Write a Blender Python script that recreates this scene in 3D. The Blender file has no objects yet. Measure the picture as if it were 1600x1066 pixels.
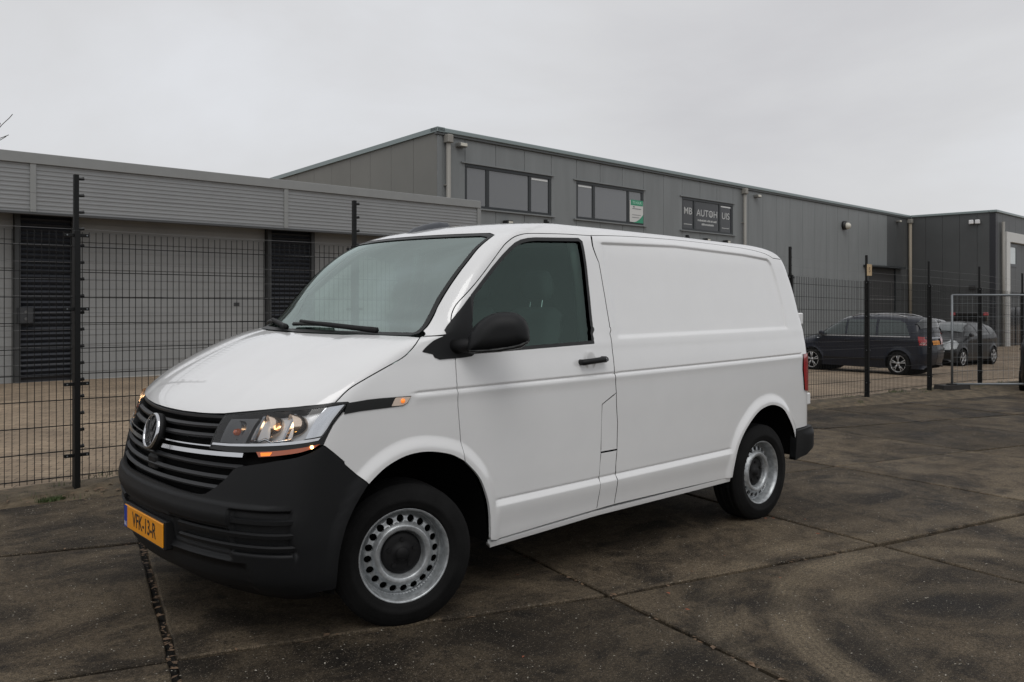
import bpy, math, random
import numpy as np
from mathutils import Vector
from mathutils.geometry import delaunay_2d_cdt
random.seed(7); RNG = np.random.default_rng(7)
SC = bpy.context.scene
COL_ = SC.collection
R_ = math.radians

# ------------------------------------------------------------------ camera
CAM = np.array([-2.2826, -4.1577, 1.5076]); YAW = 0.83873
cam = bpy.data.cameras.new('camera'); camo = bpy.data.objects.new('camera', cam); COL_.objects.link(camo)
camo.location = CAM; camo.rotation_euler = (math.pi/2, 0, YAW-math.pi/2)
cam.sensor_width = 36; cam.lens = 36*1320/1600; cam.shift_y = -(533-470.06)/1600
cam.clip_end = 2000; cam.clip_start = .05
SC.camera = camo
# ------------------------------------------------------------------ sky, sun, exposure
SUN_EL, SUN_AZ = R_(56), R_(236)          # direction towards the sun, azimuth measured from +X
wd = bpy.data.worlds.new('World'); SC.world = wd; wd.use_nodes = True
nt = wd.node_tree; nt.nodes.clear()
wo = nt.nodes.new('ShaderNodeOutputWorld'); bg = nt.nodes.new('ShaderNodeBackground')
sky = nt.nodes.new('ShaderNodeTexSky'); sky.sky_type = 'NISHITA'; sky.sun_disc = False
sky.sun_elevation = SUN_EL; sky.sun_rotation = math.pi/2-SUN_AZ; sky.dust_density = 3; sky.air_density = 1
tc = nt.nodes.new('ShaderNodeTexCoord'); mp = nt.nodes.new('ShaderNodeMapping')
mp.inputs['Scale'].default_value = (1, 1, 2.6)
nt.links.new(tc.outputs['Generated'], mp.inputs[0])
nz = nt.nodes.new('ShaderNodeTexNoise'); nz.inputs['Scale'].default_value = 1.7; nz.inputs['Detail'].default_value = 6
nz.inputs['Roughness'].default_value = .52; nz.inputs['Distortion'].default_value = .35
nt.links.new(mp.outputs[0], nz.inputs['Vector'])
rp = nt.nodes.new('ShaderNodeValToRGB'); e = rp.color_ramp.elements
e[0].position = .30; e[0].color = (6.2, 6.15, 6.3, 1); e[1].position = .70; e[1].color = (7.75, 7.85, 8.1, 1)
el = rp.color_ramp.elements.new(.5); el.color = (6.98, 6.98, 7.08, 1)
nt.links.new(nz.outputs['Fac'], rp.inputs[0])
mxs = nt.nodes.new('ShaderNodeMix'); mxs.data_type = 'RGBA'; mxs.inputs['Factor'].default_value = .93
nt.links.new(sky.outputs[0], mxs.inputs['A']); nt.links.new(rp.outputs[0], mxs.inputs['B'])
nt.links.new(mxs.outputs['Result'], bg.inputs[0]); bg.inputs[1].default_value = .1
nt.links.new(bg.outputs[0], wo.inputs[0])
sl = bpy.data.lights.new('sun', 'SUN'); sl.energy = .85; sl.angle = R_(35); sl.color = (1, .985, .965)
so = bpy.data.objects.new('sun', sl); COL_.objects.link(so)
sd = Vector((math.cos(SUN_EL)*math.cos(SUN_AZ), math.cos(SUN_EL)*math.sin(SUN_AZ), math.sin(SUN_EL)))
so.rotation_euler = sd.to_track_quat('Z', 'Y').to_euler(); so.location = (0, -10, 20)
vs = SC.view_settings; vs.view_transform = 'Standard'; vs.look = 'None'; vs.exposure = 0; vs.gamma = 1

# ------------------------------------------------------------------ materials
MATS = {}
def nd(t, k, **kw):
    n = t.nodes.new(k)
    for a, b in kw.items():
        if a[0] == '_': setattr(n, a[1:], b)
        else: n.inputs[a.replace('__', ' ')].default_value = b
    return n
def M(name, col, rough=.5, metal=0, spec=.5, coat=0, var=0, vscale=3., bump=0, bscale=40., emit=None, es=0, stretch=None, col2=None, coat_r=.04):
    if name in MATS: return MATS[name]
    m = bpy.data.materials.new(name); m.use_nodes = True; t = m.node_tree; b = t.nodes['Principled BSDF']
    b.inputs['Base Color'].default_value = (*col, 1); b.inputs['Roughness'].default_value = rough
    b.inputs['Metallic'].default_value = metal; b.inputs['Specular IOR Level'].default_value = spec
    b.inputs['Coat Weight'].default_value = coat; b.inputs['Coat Roughness'].default_value = coat_r
    if emit: b.inputs['Emission Color'].default_value = (*emit, 1); b.inputs['Emission Strength'].default_value = es
    if var or bump:
        g = nd(t, 'ShaderNodeTexCoord'); mpn = nd(t, 'ShaderNodeMapping')
        if stretch: mpn.inputs['Scale'].default_value = stretch
        t.links.new(g.outputs['Object'], mpn.inputs[0])
    if var:
        n = nd(t, 'ShaderNodeTexNoise', Scale=vscale, Detail=6., Roughness=.62); t.links.new(mpn.outputs[0], n.inputs['Vector'])
        mx = nd(t, 'ShaderNodeMix', _data_type='RGBA')
        c2 = col2 or tuple(c*(1-var) for c in col)
        mx.inputs['A'].default_value = (*c2, 1); mx.inputs['B'].default_value = (*[min(1, c*(1+var*.6)) for c in col], 1)
        mr = nd(t, 'ShaderNodeMapRange'); mr.inputs['From Min'].default_value = .3; mr.inputs['From Max'].default_value = .7
        t.links.new(n.outputs['Fac'], mr.inputs[0]); t.links.new(mr.outputs[0], mx.inputs['Factor']); t.links.new(mx.outputs['Result'], b.inputs['Base Color'])
    if bump:
        n2 = nd(t, 'ShaderNodeTexNoise', Scale=bscale, Detail=4.); t.links.new(mpn.outputs[0], n2.inputs['Vector'])
        bp = nd(t, 'ShaderNodeBump', Strength=bump, Distance=.01); t.links.new(n2.outputs['Fac'], bp.inputs['Height']); t.links.new(bp.outputs[0], b.inputs['Normal'])
    MATS[name] = m; return m
def glass(name, tint, refl=1.0, rough=.0, ior=1.5):
    m = bpy.data.materials.new(name); m.use_nodes = True; t = m.node_tree; t.nodes.clear()
    o = nd(t, 'ShaderNodeOutputMaterial'); fr = nd(t, 'ShaderNodeFresnel', IOR=ior); gl = nd(t, 'ShaderNodeBsdfGlossy', Roughness=rough)
    gl.inputs['Color'].default_value = (*(refl if hasattr(refl, '__len__') else (refl,)*3), 1)
    tr = nd(t, 'ShaderNodeBsdfTransparent'); tr.inputs[0].default_value = (*tint, 1); mx = nd(t, 'ShaderNodeMixShader')
    t.links.new(fr.outputs[0], mx.inputs[0]); t.links.new(tr.outputs[0], mx.inputs[1]); t.links.new(gl.outputs[0], mx.inputs[2]); t.links.new(mx.outputs[0], o.inputs[0])
    MATS[name] = m; return m

WHITE = M('van_white_paint', (.77, .773, .77), .3, coat=1., coat_r=.03, var=.02, vscale=5.)
WHITE.node_tree.nodes['Principled BSDF'].inputs['Coat IOR'].default_value = 1.62
PLAST = M('black_plastic', (.0060, .0065, .0073), .55, spec=.32, bump=.12, bscale=700.)
PLASTD = M('dark_plastic', (.006, .006, .0065), .6, spec=.3)
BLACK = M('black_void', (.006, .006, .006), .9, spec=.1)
RUBBER = M('tyre_rubber', (.0065, .0065, .0065), .8, spec=.2, var=.5, vscale=9., bump=.15, bscale=120.)
SEAL = M('rubber_seal', (.008, .009, .009), .45)
CHROME = M('chrome', (.62, .63, .65), .1, metal=1)
CHROMED = M('dull_chrome', (.38, .39, .41), .22, metal=1)
STEEL = M('wheel_steel', (.44, .46, .47), .36, metal=.58, var=.35, vscale=30., coat=.2)
REDL = M('red_lens', (.32, .006, .008), .12, coat=1.)
AMBER = M('lit_amber', (.8, .2, .02), .3, emit=(1, .26, .04), es=.75)
AMBERD = M('amber_lens', (.30, .07, .025), .2, coat=1., emit=(1, .2, .04), es=.06)
BULB = M('lit_bulb', (1, .7, .4), .3, emit=(1, .70, .42), es=8)
BULB2 = M('lit_indicator_bulb', (1, .7, .4), .3, emit=(1, .6, .18), es=7)
WARM = M('bulb_tinted_reflector', (.80, .66, .54), .16, metal=.95)  # reflector colour tinted with the warm light of the bulbs
PLATEY = M('plate_yellow', (.78, .30, .012), .45)
PLATEB = M('plate_blue', (.01, .04, .30), .45)
INK = M('plate_ink', (.01, .01, .01), .6)
GLASSW = glass('windscreen_glass', (.72, .84, .80), (.86, 1., .96), ior=3.9)
GLASSS = glass('side_glass', (.62, .78, .72), (.72, .95, .87), ior=1.7)
GLASSL = glass('lamp_glass', (.96, .97, .98), .95, ior=1.5)
INTER = M('interior_grey', (.12, .125, .125), .8, var=.2)
SEATM = M('seat_cloth', (.13, .135, .14), .9, bump=.3, bscale=300.)
LININ = M('light_lining', (.45, .46, .45), .8)

# ------------------------------------------------------------------ object helpers
def link(o, parent=None):
    COL_.objects.link(o)
    if parent: o.parent = parent
    return o
def tag(o, label=None, cat=None, group=None, kind=None):
    if label: o['label'] = label
    if cat: o['category'] = cat
    if group: o['group'] = group
    if kind: o['kind'] = kind
    return o
def empty(name, loc=(0, 0, 0), rz=0, parent=None):
    o = bpy.data.objects.new(name, None); o.location = loc; o.rotation_euler = (0, 0, rz); o.empty_display_size = .2
    return link(o, parent)
def mesh(name, V, Fc, mat, parent=None, smooth=False, normals=None, loc=None, rot=None):
    me = bpy.data.meshes.new(name); me.from_pydata([tuple(map(float, v)) for v in V], [], [tuple(map(int, f)) for f in Fc]); me.update()
    if mat: me.materials.append(mat)
    if smooth or normals is not None: me.polygons.foreach_set('use_smooth', [True]*len(me.polygons))
    if normals is not None: me.normals_split_custom_set_from_vertices([tuple(map(float, n)) for n in normals])
    o = bpy.data.objects.new(name, me); link(o, parent)
    if loc is not None: o.location = loc
    if rot is not None: o.rotation_euler = rot
    return o
def inst(o, parent=None, loc=None, rot=None, scale=None, name=None):
    c = o.copy()
    if name: c.name = name
    COL_.objects.link(c); c.parent = parent
    if loc is not None: c.location = loc
    if rot is not None: c.rotation_euler = rot
    if scale is not None: c.scale = scale
    return c
def copy_tree(o, parent=None):
    c = o.copy(); COL_.objects.link(c); c.parent = parent
    for ch in o.children: copy_tree(ch, c)
    return c
class MB:
    def __init__(s): s.V = []; s.F = []
    def add(s, V, Fc):
        n = len(s.V); s.V += [tuple(v) for v in V]; s.F += [tuple(i+n for i in f) for f in Fc]; return s
    def box(s, x0, x1, y0, y1, z0, z1, b=0):
        if b <= 0:
            V = [(x, y, z) for z in (z0, z1) for y in (y0, y1) for x in (x0, x1)]
            return s.add(V, [(0, 2, 3, 1), (4, 5, 7, 6), (0, 1, 5, 4), (2, 6, 7, 3), (0, 4, 6, 2), (1, 3, 7, 5)])
        c = ((x0+x1)/2, (y0+y1)/2, (z0+z1)/2); h = ((x1-x0)/2, (y1-y0)/2, (z1-z0)/2); b = min(b, *[q*.95 for q in h])
        V = []; idx = {}
        for sx in (-1, 1):
            for sy in (-1, 1):
                for sz in (-1, 1):
                    for a in range(3):
                        d = [h[0]-b, h[1]-b, h[2]-b]; d[a] = h[a]
                        idx[(sx, sy, sz, a)] = len(V); V.append((c[0]+sx*d[0], c[1]+sy*d[1], c[2]+sz*d[2]))
        Fc = []
        for a in range(3):
            o1, o2 = [(1, 2), (2, 0), (0, 1)][a]
            for sg in (-1, 1):
                q = []
                for (p, r) in ((-1, -1), (1, -1), (1, 1), (-1, 1)):
                    k = [0, 0, 0]; k[a] = sg; k[o1] = p; k[o2] = r; q.append(idx[(*k, a)])
                Fc.append(q if sg > 0 else q[::-1])
        for a in range(3):
            o1, o2 = [(1, 2), (2, 0), (0, 1)][a]
            for s1 in (-1, 1):
                for s2 in (-1, 1):
                    k0 = [0, 0, 0]; k0[a] = -1; k0[o1] = s1; k0[o2] = s2; k1 = list(k0); k1[a] = 1
                    q = [idx[(*k0, o1)], idx[(*k1, o1)], idx[(*k1, o2)], idx[(*k0, o2)]]
                    Fc.append(q[::-1] if s1*s2 > 0 else q)
        for sx in (-1, 1):
            for sy in (-1, 1):
                for sz in (-1, 1):
                    q = [idx[(sx, sy, sz, a)] for a in range(3)]
                    Fc.append(q if sx*sy*sz > 0 else q[::-1])
        return s.add(V, Fc)
    def tube(s, pts, r, n=8, caps=True):
        pts = [Vector(p) for p in pts]; rs = r if hasattr(r, '__len__') else [r]*len(pts); V = []; up = None
        for i, p in enumerate(pts):
            t = (pts[min(i+1, len(pts)-1)]-pts[max(i-1, 0)]).normalized()
            if up is None: up = Vector((0, 0, 1)) if abs(t.z) < .9 else Vector((1, 0, 0))
            a = t.cross(up).normalized(); b = a.cross(t).normalized(); up = b
            for k in range(n):
                q = 2*math.pi*k/n; V.append(p+(a*math.cos(q)+b*math.sin(q))*rs[i])
        Fc = [(i*n+k, i*n+(k+1) % n, (i+1)*n+(k+1) % n, (i+1)*n+k) for i in range(len(pts)-1) for k in range(n)]
        if caps: Fc += [tuple(range(n))[::-1], tuple(range((len(pts)-1)*n, len(pts)*n))]
        return s.add(V, Fc)
    def prism(s, poly, y0, y1, axes='xz'):
        n = len(poly); V = []
        for y in (y0, y1):
            for p, q in poly: V.append({'xz': (p, y, q), 'yz': (y, p, q), 'xy': (p, q, y)}[axes])
        return s.add(V, [tuple(range(n)), tuple(range(n, 2*n))[::-1]]+[(i, i+n, (i+1) % n+n, (i+1) % n) for i in range(n)])
    def build(s, name, mat, parent=None, smooth=False, loc=None, rot=None): return mesh(name, s.V, s.F, mat, parent, smooth, loc=loc, rot=rot)
def lathe(prof, n=64, a0=0, a1=2*math.pi, sharp=()):
    """prof: (radius, y) points, axis along Y. Returns V,F"""
    V = []; full = abs(a1-a0-2*math.pi) < 1e-6; m = n if full else n+1
    for (r, y) in prof:
        for k in range(m):
            q = a0+(a1-a0)*k/n; V.append((r*math.cos(q), y, r*math.sin(q)))
    Fc = []
    for i in range(len(prof)-1):
        for k in range(n):
            k2 = (k+1) % m; Fc.append((i*m+k, i*m+k2, (i+1)*m+k2, (i+1)*m+k))
    return V, Fc
def text_mesh(name, body, size, mat, parent, M4, extrude=.0, align='CENTER', sx=1., bold=0):
    cu = bpy.data.curves.new(name, 'FONT'); cu.body = body; cu.size = size; cu.align_x = align; cu.align_y = 'CENTER'; cu.extrude = extrude; cu.offset = bold
    o = bpy.data.objects.new(name, cu); COL_.objects.link(o); dg = bpy.context.evaluated_depsgraph_get(); me = bpy.data.meshes.new_from_object(o.evaluated_get(dg))
    bpy.data.objects.remove(o); V = np.array([v.co for v in me.vertices]); Fc = [tuple(p.vertices) for p in me.polygons]; bpy.data.meshes.remove(me)
    V[:, 0] *= sx; ox, ax, ay, az = [np.array(q, float) for q in M4]
    W = ox+V[:, :1]*ax+V[:, 1:2]*ay+V[:, 2:3]*az
    return mesh(name, W, Fc, mat, parent)
def pip(P, loop):
    P = np.asarray(P, float); L = np.asarray(loop, float); x, y = P[:, 0], P[:, 1]; ins = np.zeros(len(P), bool); j = len(L)-1
    for i in range(len(L)):
        xi, yi = L[i]; xj, yj = L[j]
        if yi != yj:
            c = (yi > y) != (yj > y); ins ^= c & (x < (xj-xi)*(y-yi)/(yj-yi)+xi)
        j = i
    return ins
def segdist(P, loop, closed=True):
    P = np.asarray(P, float); L = np.asarray(loop, float); d = np.full(len(P), 1e9)
    for i in range(len(L) if closed else len(L)-1):
        a = L[i]; b = L[(i+1) % len(L)]; ab = b-a; q = np.clip(((P-a)@ab)/(ab@ab+1e-15), 0, 1); e_ = P-a-q[:, None]*ab
        d = np.minimum(d, np.hypot(e_[:, 0], e_[:, 1]))
    return d
def dens(L, h, closed=True):
    L = np.asarray(L, float); out = []
    for i in range(len(L) if closed else len(L)-1):
        a = L[i]; b = L[(i+1) % len(L)]; n = max(1, int(math.ceil(np.hypot(*(b-a))/h)))
        out += [a+(b-a)*k/n for k in range(n)]
    if not closed: out.append(L[-1])
    return np.array(out)
def crm(L, n=6, closed=False):
    L = np.asarray(L, float); out = []; N = len(L)
    for i in range(N if closed else N-1):
        p0 = L[(i-1) % N] if closed else L[max(i-1, 0)]; p1 = L[i]; p2 = L[(i+1) % N]; p3 = L[(i+2) % N] if closed else L[min(i+2, N-1)]
        for k in range(n):
            t = k/n; out.append(.5*((2*p1)+(-p0+p2)*t+(2*p0-5*p1+4*p2-p3)*t*t+(-p0+3*p1-3*p2+p3)*t**3))
    if not closed: out.append(L[-1])
    return np.array(out)
def rnd(L, r, n=4):
    """round the corners of a closed polygon"""
    L = np.asarray(L, float); out = []; N = len(L)
    for i in range(N):
        a, b, c = L[i-1], L[i], L[(i+1) % N]; u = a-b; v = c-b; lu, lv = np.hypot(*u), np.hypot(*v); q = min(r, lu*.45, lv*.45)
        p, s = b+u/lu*q, b+v/lv*q
        for k in range(n+1):
            t = k/n; out.append((1-t)**2*p+2*t*(1-t)*b+t*t*s)
    return np.array(out)
def cdt(loops, pts, pe=()):
    """triangulate the region inside loops[0] minus the other loops, with interior points; returns pts2d, tris, loop index lists"""
    co = []; ed = []; li = []
    for L in loops:
        n0 = len(co); co += [tuple(p) for p in L]; n = len(L); ed += [(n0+i, n0+(i+1) % n) for i in range(n)]; li.append(list(range(n0, n0+n)))
    nb = len(co); co += [tuple(p) for p in pts]; ed += [(a+nb, b+nb) for a, b in pe]
    vo, eo, fo, ov, oe, of = delaunay_2d_cdt([Vector((float(p[0]), float(p[1]))) for p in co], ed, [], 0, 1e-7, True)
    P = np.array([(v.x, v.y) for v in vo]); inv = {}
    for k, os_ in enumerate(ov):
        for q in os_: inv[q] = k
    T = np.array([(f[0], f[k], f[k+1]) for f in fo for k in range(1, len(f)-1)]); c = P[T].mean(1); keep = pip(c, loops[0])
    for L in loops[1:]: keep &= ~pip(c, L)
    T = T[keep]; a = P[T[:, 1]]-P[T[:, 0]]; b = P[T[:, 2]]-P[T[:, 0]]; fl = a[:, 0]*b[:, 1]-a[:, 1]*b[:, 0] < 0
    T[fl] = T[fl][:, ::-1]
    return P, T, [[inv[i] for i in L] for L in li]
def gridpts(loop, hx, hy, loops=(), margin=None, extra=None):
    L = np.asarray(loop); x0, y0 = L.min(0); x1, y1 = L.max(0)
    X, Y = np.meshgrid(np.arange(x0+hx*.5, x1, hx), np.arange(y0+hy*.5, y1, hy)); X = X+((np.arange(X.shape[0]) % 2)*.5*hx)[:, None]
    P = np.stack([X.ravel(), Y.ravel()], 1)
    if extra is not None and len(extra): P = np.concatenate([P, extra])
    m = margin if margin is not None else .35*min(hx, hy); k = pip(P, L) & (segdist(P, L) > m)
    for H in loops: k &= ~pip(P, H) & (segdist(P, H) > m)
    return P[k]
def inflate(name, loop, T, r, mapper, mat, parent, h=.03, n=2.5, one=False, Tb=None):
    """pillow: a closed 2D outline given thickness, rounded towards its edge. mapper(P2d, d) -> 3D"""
    L = dens(loop, h); G = gridpts(L, h, h)
    # rings close to the edge keep the roundness
    P, T3, li = cdt([L], G); d = segdist(P, L); q = np.clip(d/r, 0, 1); th = (1-(1-q)**n)**(1/n); th[li[0]] = 0
    A = mapper(P, T*th); B = mapper(P, -(T if Tb is None else Tb)*th); nV = len(P)
    on = set(li[0]); mp_ = {i: (i if i in on else i+nV) for i in range(nV)}
    V = np.concatenate([A, B]); Fc = [tuple(t) for t in T3]+([] if one else [tuple(mp_[i] for i in t[::-1]) for t in T3])
    return mesh(name, V, Fc, mat, parent, True)
# ------------------------------------------------------------------ terrain
def pchip(xs, ys):
    xs = np.asarray(xs, float); ys = np.asarray(ys, float); h = np.diff(xs); d = np.diff(ys)/h
    m = np.zeros_like(ys); m[0] = d[0]; m[-1] = d[-1]
    for i in range(1, len(xs)-1):
        if d[i-1]*d[i] > 0:
            w1 = 2*h[i]+h[i-1]; w2 = h[i]+2*h[i-1]; m[i] = (w1+w2)/(w1/d[i-1]+w2/d[i])
    def f(x):
        x = np.clip(np.asarray(x, float), xs[0], xs[-1]); i = np.clip(np.searchsorted(xs, x, side='right')-1, 0, len(xs)-2)
        s = (x-xs[i])/h[i]
        return ys[i]*(1+2*s)*(1-s)**2+m[i]*h[i]*s*(1-s)**2+ys[i+1]*s*s*(3-2*s)+m[i+1]*h[i]*s*s*(s-1)
    return f
gz = pchip([-60, -1.5, 0, 3, 7, 12, 17, 20.5, 28, 50, 100, 400], [.3, .01, 0, -.022, -.09, -.2, -.28, -.42, -.60, -1.1, -1.7, -2.2])
fence_y = lambda x: 3.08-.0368*(x+.386)
edge_y = lambda x: np.interp(x, [-30, -.9, 0, 6, 10, 12.5, 15, 30], [4.0, 2.84, 2.76, 2.55, 2.35, 1.95, 1.35, .6])

# ------------------------------------------------------------------ ground materials
def slab_mat():
    m = bpy.data.materials.new('slab_concrete'); m.use_nodes = True; t = m.node_tree; b = t.nodes['Principled BSDF']; L = t.links.new
    g = nd(t, 'ShaderNodeNewGeometry'); pos = g.outputs['Position']; oi = nd(t, 'ShaderNodeObjectInfo')
    def noise(sc, det=5., rough=.6, vec=None, dist=0.):
        n = nd(t, 'ShaderNodeTexNoise', Scale=sc, Detail=det, Roughness=rough, Distortion=dist); L(vec or pos, n.inputs['Vector']); return n.outputs['Fac']
    def rng(x, a, b_, c=0., d=1.):
        r = nd(t, 'ShaderNodeMapRange'); r.inputs[1].default_value = a; r.inputs[2].default_value = b_; r.inputs[3].default_value = c; r.inputs[4].default_value = d; L(x, r.inputs[0]); return r.outputs[0]
    def mth(op, a, b_=None, cl=False):
        n = nd(t, 'ShaderNodeMath', _operation=op, _use_clamp=cl)
        for i, q in enumerate((a, b_)):
            if q is None: continue
            if isinstance(q, (int, float)): n.inputs[i].default_value = q
            else: L(q, n.inputs[i])
        return n.outputs[0]
    def mix(f, a, b_):
        n = nd(t, 'ShaderNodeMix', _data_type='RGBA')
        if isinstance(f, (int, float)): n.inputs['Factor'].default_value = f
        else: L(f, n.inputs['Factor'])
        for k, q in (('A', a), ('B', b_)):
            if isinstance(q, tuple): n.inputs[k].default_value = (*q, 1)
            else: L(q, n.inputs[k])
        return n.outputs['Result']
    rot = nd(t, 'ShaderNodeMapping'); rot.inputs['Rotation'].default_value = (0, 0, R_(16)); rot.inputs['Scale'].default_value = (.5, 2.6, 1); L(pos, rot.inputs[0])
    rot2 = nd(t, 'ShaderNodeMapping'); rot2.inputs['Rotation'].default_value = (0, 0, R_(-48)); rot2.inputs['Scale'].default_value = (.8, 3.4, 1); L(pos, rot2.inputs[0])
    cx_ = nd(t, 'ShaderNodeVectorMath', _operation='SCALE'); cx_.inputs[0].default_value = (31., 17., 7.); L(oi.outputs['Random'], cx_.inputs['Scale'])
    ps = nd(t, 'ShaderNodeVectorMath', _operation='ADD'); L(pos, ps.inputs[0]); L(cx_.outputs[0], ps.inputs[1]); pso = ps.outputs[0]
    big = noise(.8, 9., .66, dist=.5); own = noise(1.5, 12., .74, pso, .6); mid = noise(4.5, 10., .74); fine = noise(70., 6., .8); grain = noise(190., 3., .8)
    st = noise(1.3, 9., .7, rot.outputs[0]); st2 = noise(1.5, 9., .7, rot2.outputs[0])
    c = mix(rng(big, .38, .60), (.0185, .0152, .0118), (.058, .0455, .0315))
    c = mix(mth('MULTIPLY', rng(own, .46, .58), .85), c, (.105, .082, .055))
    c = mix(mth('MULTIPLY', rng(own, .46, .37), .6), c, (.0135, .0115, .0095))
    c = mix(mth('MULTIPLY', rng(st, .52, .66), .45), c, (.115, .090, .060))
    c = mix(mth('MULTIPLY', rng(st2, .56, .68), .4), c, (.115, .090, .060))
    c = mix(mth('MULTIPLY', rng(mid, .54, .64), .55), c, (.012, .0105, .009))
    sx = nd(t, 'ShaderNodeSeparateXYZ'); L(pos, sx.inputs[0])
    def ring(cx, cy, r, w, gain):        # dusty tyre sweeps
        dx = mth('SUBTRACT', sx.outputs[0], cx); dy = mth('SUBTRACT', sx.outputs[1], cy); d = mth('SQRT', mth('ADD', mth('MULTIPLY', dx, dx), mth('MULTIPLY', dy, dy)))
        q = mth('ABSOLUTE', mth('SUBTRACT', mth('ADD', d, mth('MULTIPLY', mid, .06)), r)); tr = mth('MULTIPLY', mth('SINE', mth('MULTIPLY', d, 190.)), .12)
        f = mth('MULTIPLY', rng(q, w, w*.45), rng(noise(1.1, 6.), .39, .55)); return mth('MULTIPLY', mth('MULTIPLY', f, mth('ADD', .75, tr)), gain, True)
    for a in ((2.25, -3.12, 1.4, .13, .78), (2.25, -3.12, 1.75, .10, .35), (5.1, -3.3, 1.5, .14, .5), (3.2, -4.0, 2.35, .12, .25), (-2.6, -1.9, 1.9, .14, .45), (7.5, -4.2, 2.6, .2, .5), (1.0, -4.2, 2.35, .11, .25)):
        c = mix(ring(*a), c, (.185, .148, .100))
    rm = nd(t, 'ShaderNodeMapRange'); L(oi.outputs['Random'], rm.inputs[0]); rm.inputs[3].default_value = .62; rm.inputs[4].default_value = 1.18
    hv = nd(t, 'ShaderNodeHueSaturation'); L(rm.outputs[0], hv.inputs['Value']); L(c, hv.inputs['Color']); hv.inputs['Saturation'].default_value = 1.; c = hv.outputs[0]
    gr = nd(t, 'ShaderNodeMix', _data_type='RGBA', _blend_type='MULTIPLY'); gr.inputs['Factor'].default_value = 1; L(c, gr.inputs['A']); L(rng(fine, .31, .69, .3, 1.75), gr.inputs['B']); c = gr.outputs['Result']
    gr = nd(t, 'ShaderNodeMix', _data_type='RGBA', _blend_type='MULTIPLY'); gr.inputs['Factor'].default_value = 1; L(c, gr.inputs['A']); L(rng(grain, .36, .64, .45, 1.65), gr.inputs['B']); c = gr.outputs['Result']
    vo = nd(t, 'ShaderNodeTexVoronoi', Scale=42.); L(pos, vo.inputs['Vector']); vs_ = nd(t, 'ShaderNodeSeparateXYZ'); L(vo.outputs['Color'], vs_.inputs[0])
    sp = mth('MULTIPLY', mth('LESS_THAN', vo.outputs['Distance'], .13), mth('GREATER_THAN', vs_.outputs[0], .84))
    c = mix(mth('MULTIPLY', sp, .6), c, (.15, .13, .10))
    vo = nd(t, 'ShaderNodeTexVoronoi', Scale=115.); L(pos, vo.inputs['Vector']); vs_ = nd(t, 'ShaderNodeSeparateXYZ'); L(vo.outputs['Color'], vs_.inputs[0])
    sp = mth('MULTIPLY', mth('LESS_THAN', vo.outputs['Distance'], .28), mth('GREATER_THAN', vs_.outputs[0], .70))
    c = mix(mth('MULTIPLY', sp, .75), c, (.17, .145, .115))
    L(c, b.inputs['Base Color']); L(rng(big, .3, .7, .62, .85), b.inputs['Roughness']); b.inputs['Specular IOR Level'].default_value = .16
    bp = nd(t, 'ShaderNodeBump', Strength=.8, Distance=.007); L(mth('ADD', mth('MULTIPLY', fine, .6), mth('ADD', mth('MULTIPLY', grain, .4), mid)), bp.inputs['Height']); L(bp.outputs[0], b.inputs['Normal'])
    return m
SLAB = slab_mat()
SOIL = M('soil', (.115, .088, .056), .95, var=.6, vscale=6., bump=1., bscale=45., col2=(.035, .028, .018))
JOINT = M('joint_dirt', (.009, .0075, .0055), .95, var=.5, vscale=30., bump=.8, bscale=90.)
def yard_mat():
    m = bpy.data.materials.new('clinker_paving'); m.use_nodes = True; t = m.node_tree; b = t.nodes['Principled BSDF']; L = t.links.new
    g = nd(t, 'ShaderNodeNewGeometry'); mpn = nd(t, 'ShaderNodeMapping'); mpn.inputs['Rotation'].default_value = (0, 0, R_(31)); L(g.outputs['Position'], mpn.inputs[0])
    br = nd(t, 'ShaderNodeTexBrick', Scale=1., Mortar__Size=.006, Mortar__Smooth=.3, Bias=0., Brick__Width=.21, Row__Height=.105)
    br.inputs['Color1'].default_value = (.235, .175, .118, 1); br.inputs['Color2'].default_value = (.32, .245, .168, 1); br.inputs['Mortar'].default_value = (.11, .085, .058, 1)
    L(mpn.outputs[0], br.inputs['Vector'])
    n = nd(t, 'ShaderNodeTexNoise', Scale=.8, Detail=6., Roughness=.65); L(g.outputs['Position'], n.inputs['Vector'])
    mr = nd(t, 'ShaderNodeMapRange'); mr.inputs[1].default_value = .3; mr.inputs[2].default_value = .7; mr.inputs[3].default_value = .62; mr.inputs[4].default_value = 1.25; L(n.outputs['Fac'], mr.inputs[0])
    mx = nd(t, 'ShaderNodeMix', _data_type='RGBA', _blend_type='MULTIPLY'); mx.inputs['Factor'].default_value = 1; L(br.outputs['Color'], mx.inputs['A']); L(mr.outputs[0], mx.inputs['B'])
    L(mx.outputs['Result'], b.inputs['Base Color']); b.inputs['Roughness'].default_value = .85
    bp = nd(t, 'ShaderNodeBump', Strength=.6, Distance=.008); L(br.outputs['Fac'], bp.inputs['Height']); bp.invert = True; L(bp.outputs[0], b.inputs['Normal'])
    return m
YARD = yard_mat()
LEAFM = M('dead_leaf', (.16, .10, .058), .8, var=.6, vscale=14., col2=(.06, .042, .028))
LEAFR = M('red_leaf', (.26, .075, .035), .8, var=.4, vscale=10.)
CHIP = M('pale_chip', (.42, .39, .33), .8, var=.5, vscale=30.)
GRASS = M('grass_blade', (.055, .085, .022), .7, var=.5, vscale=8.)

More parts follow.
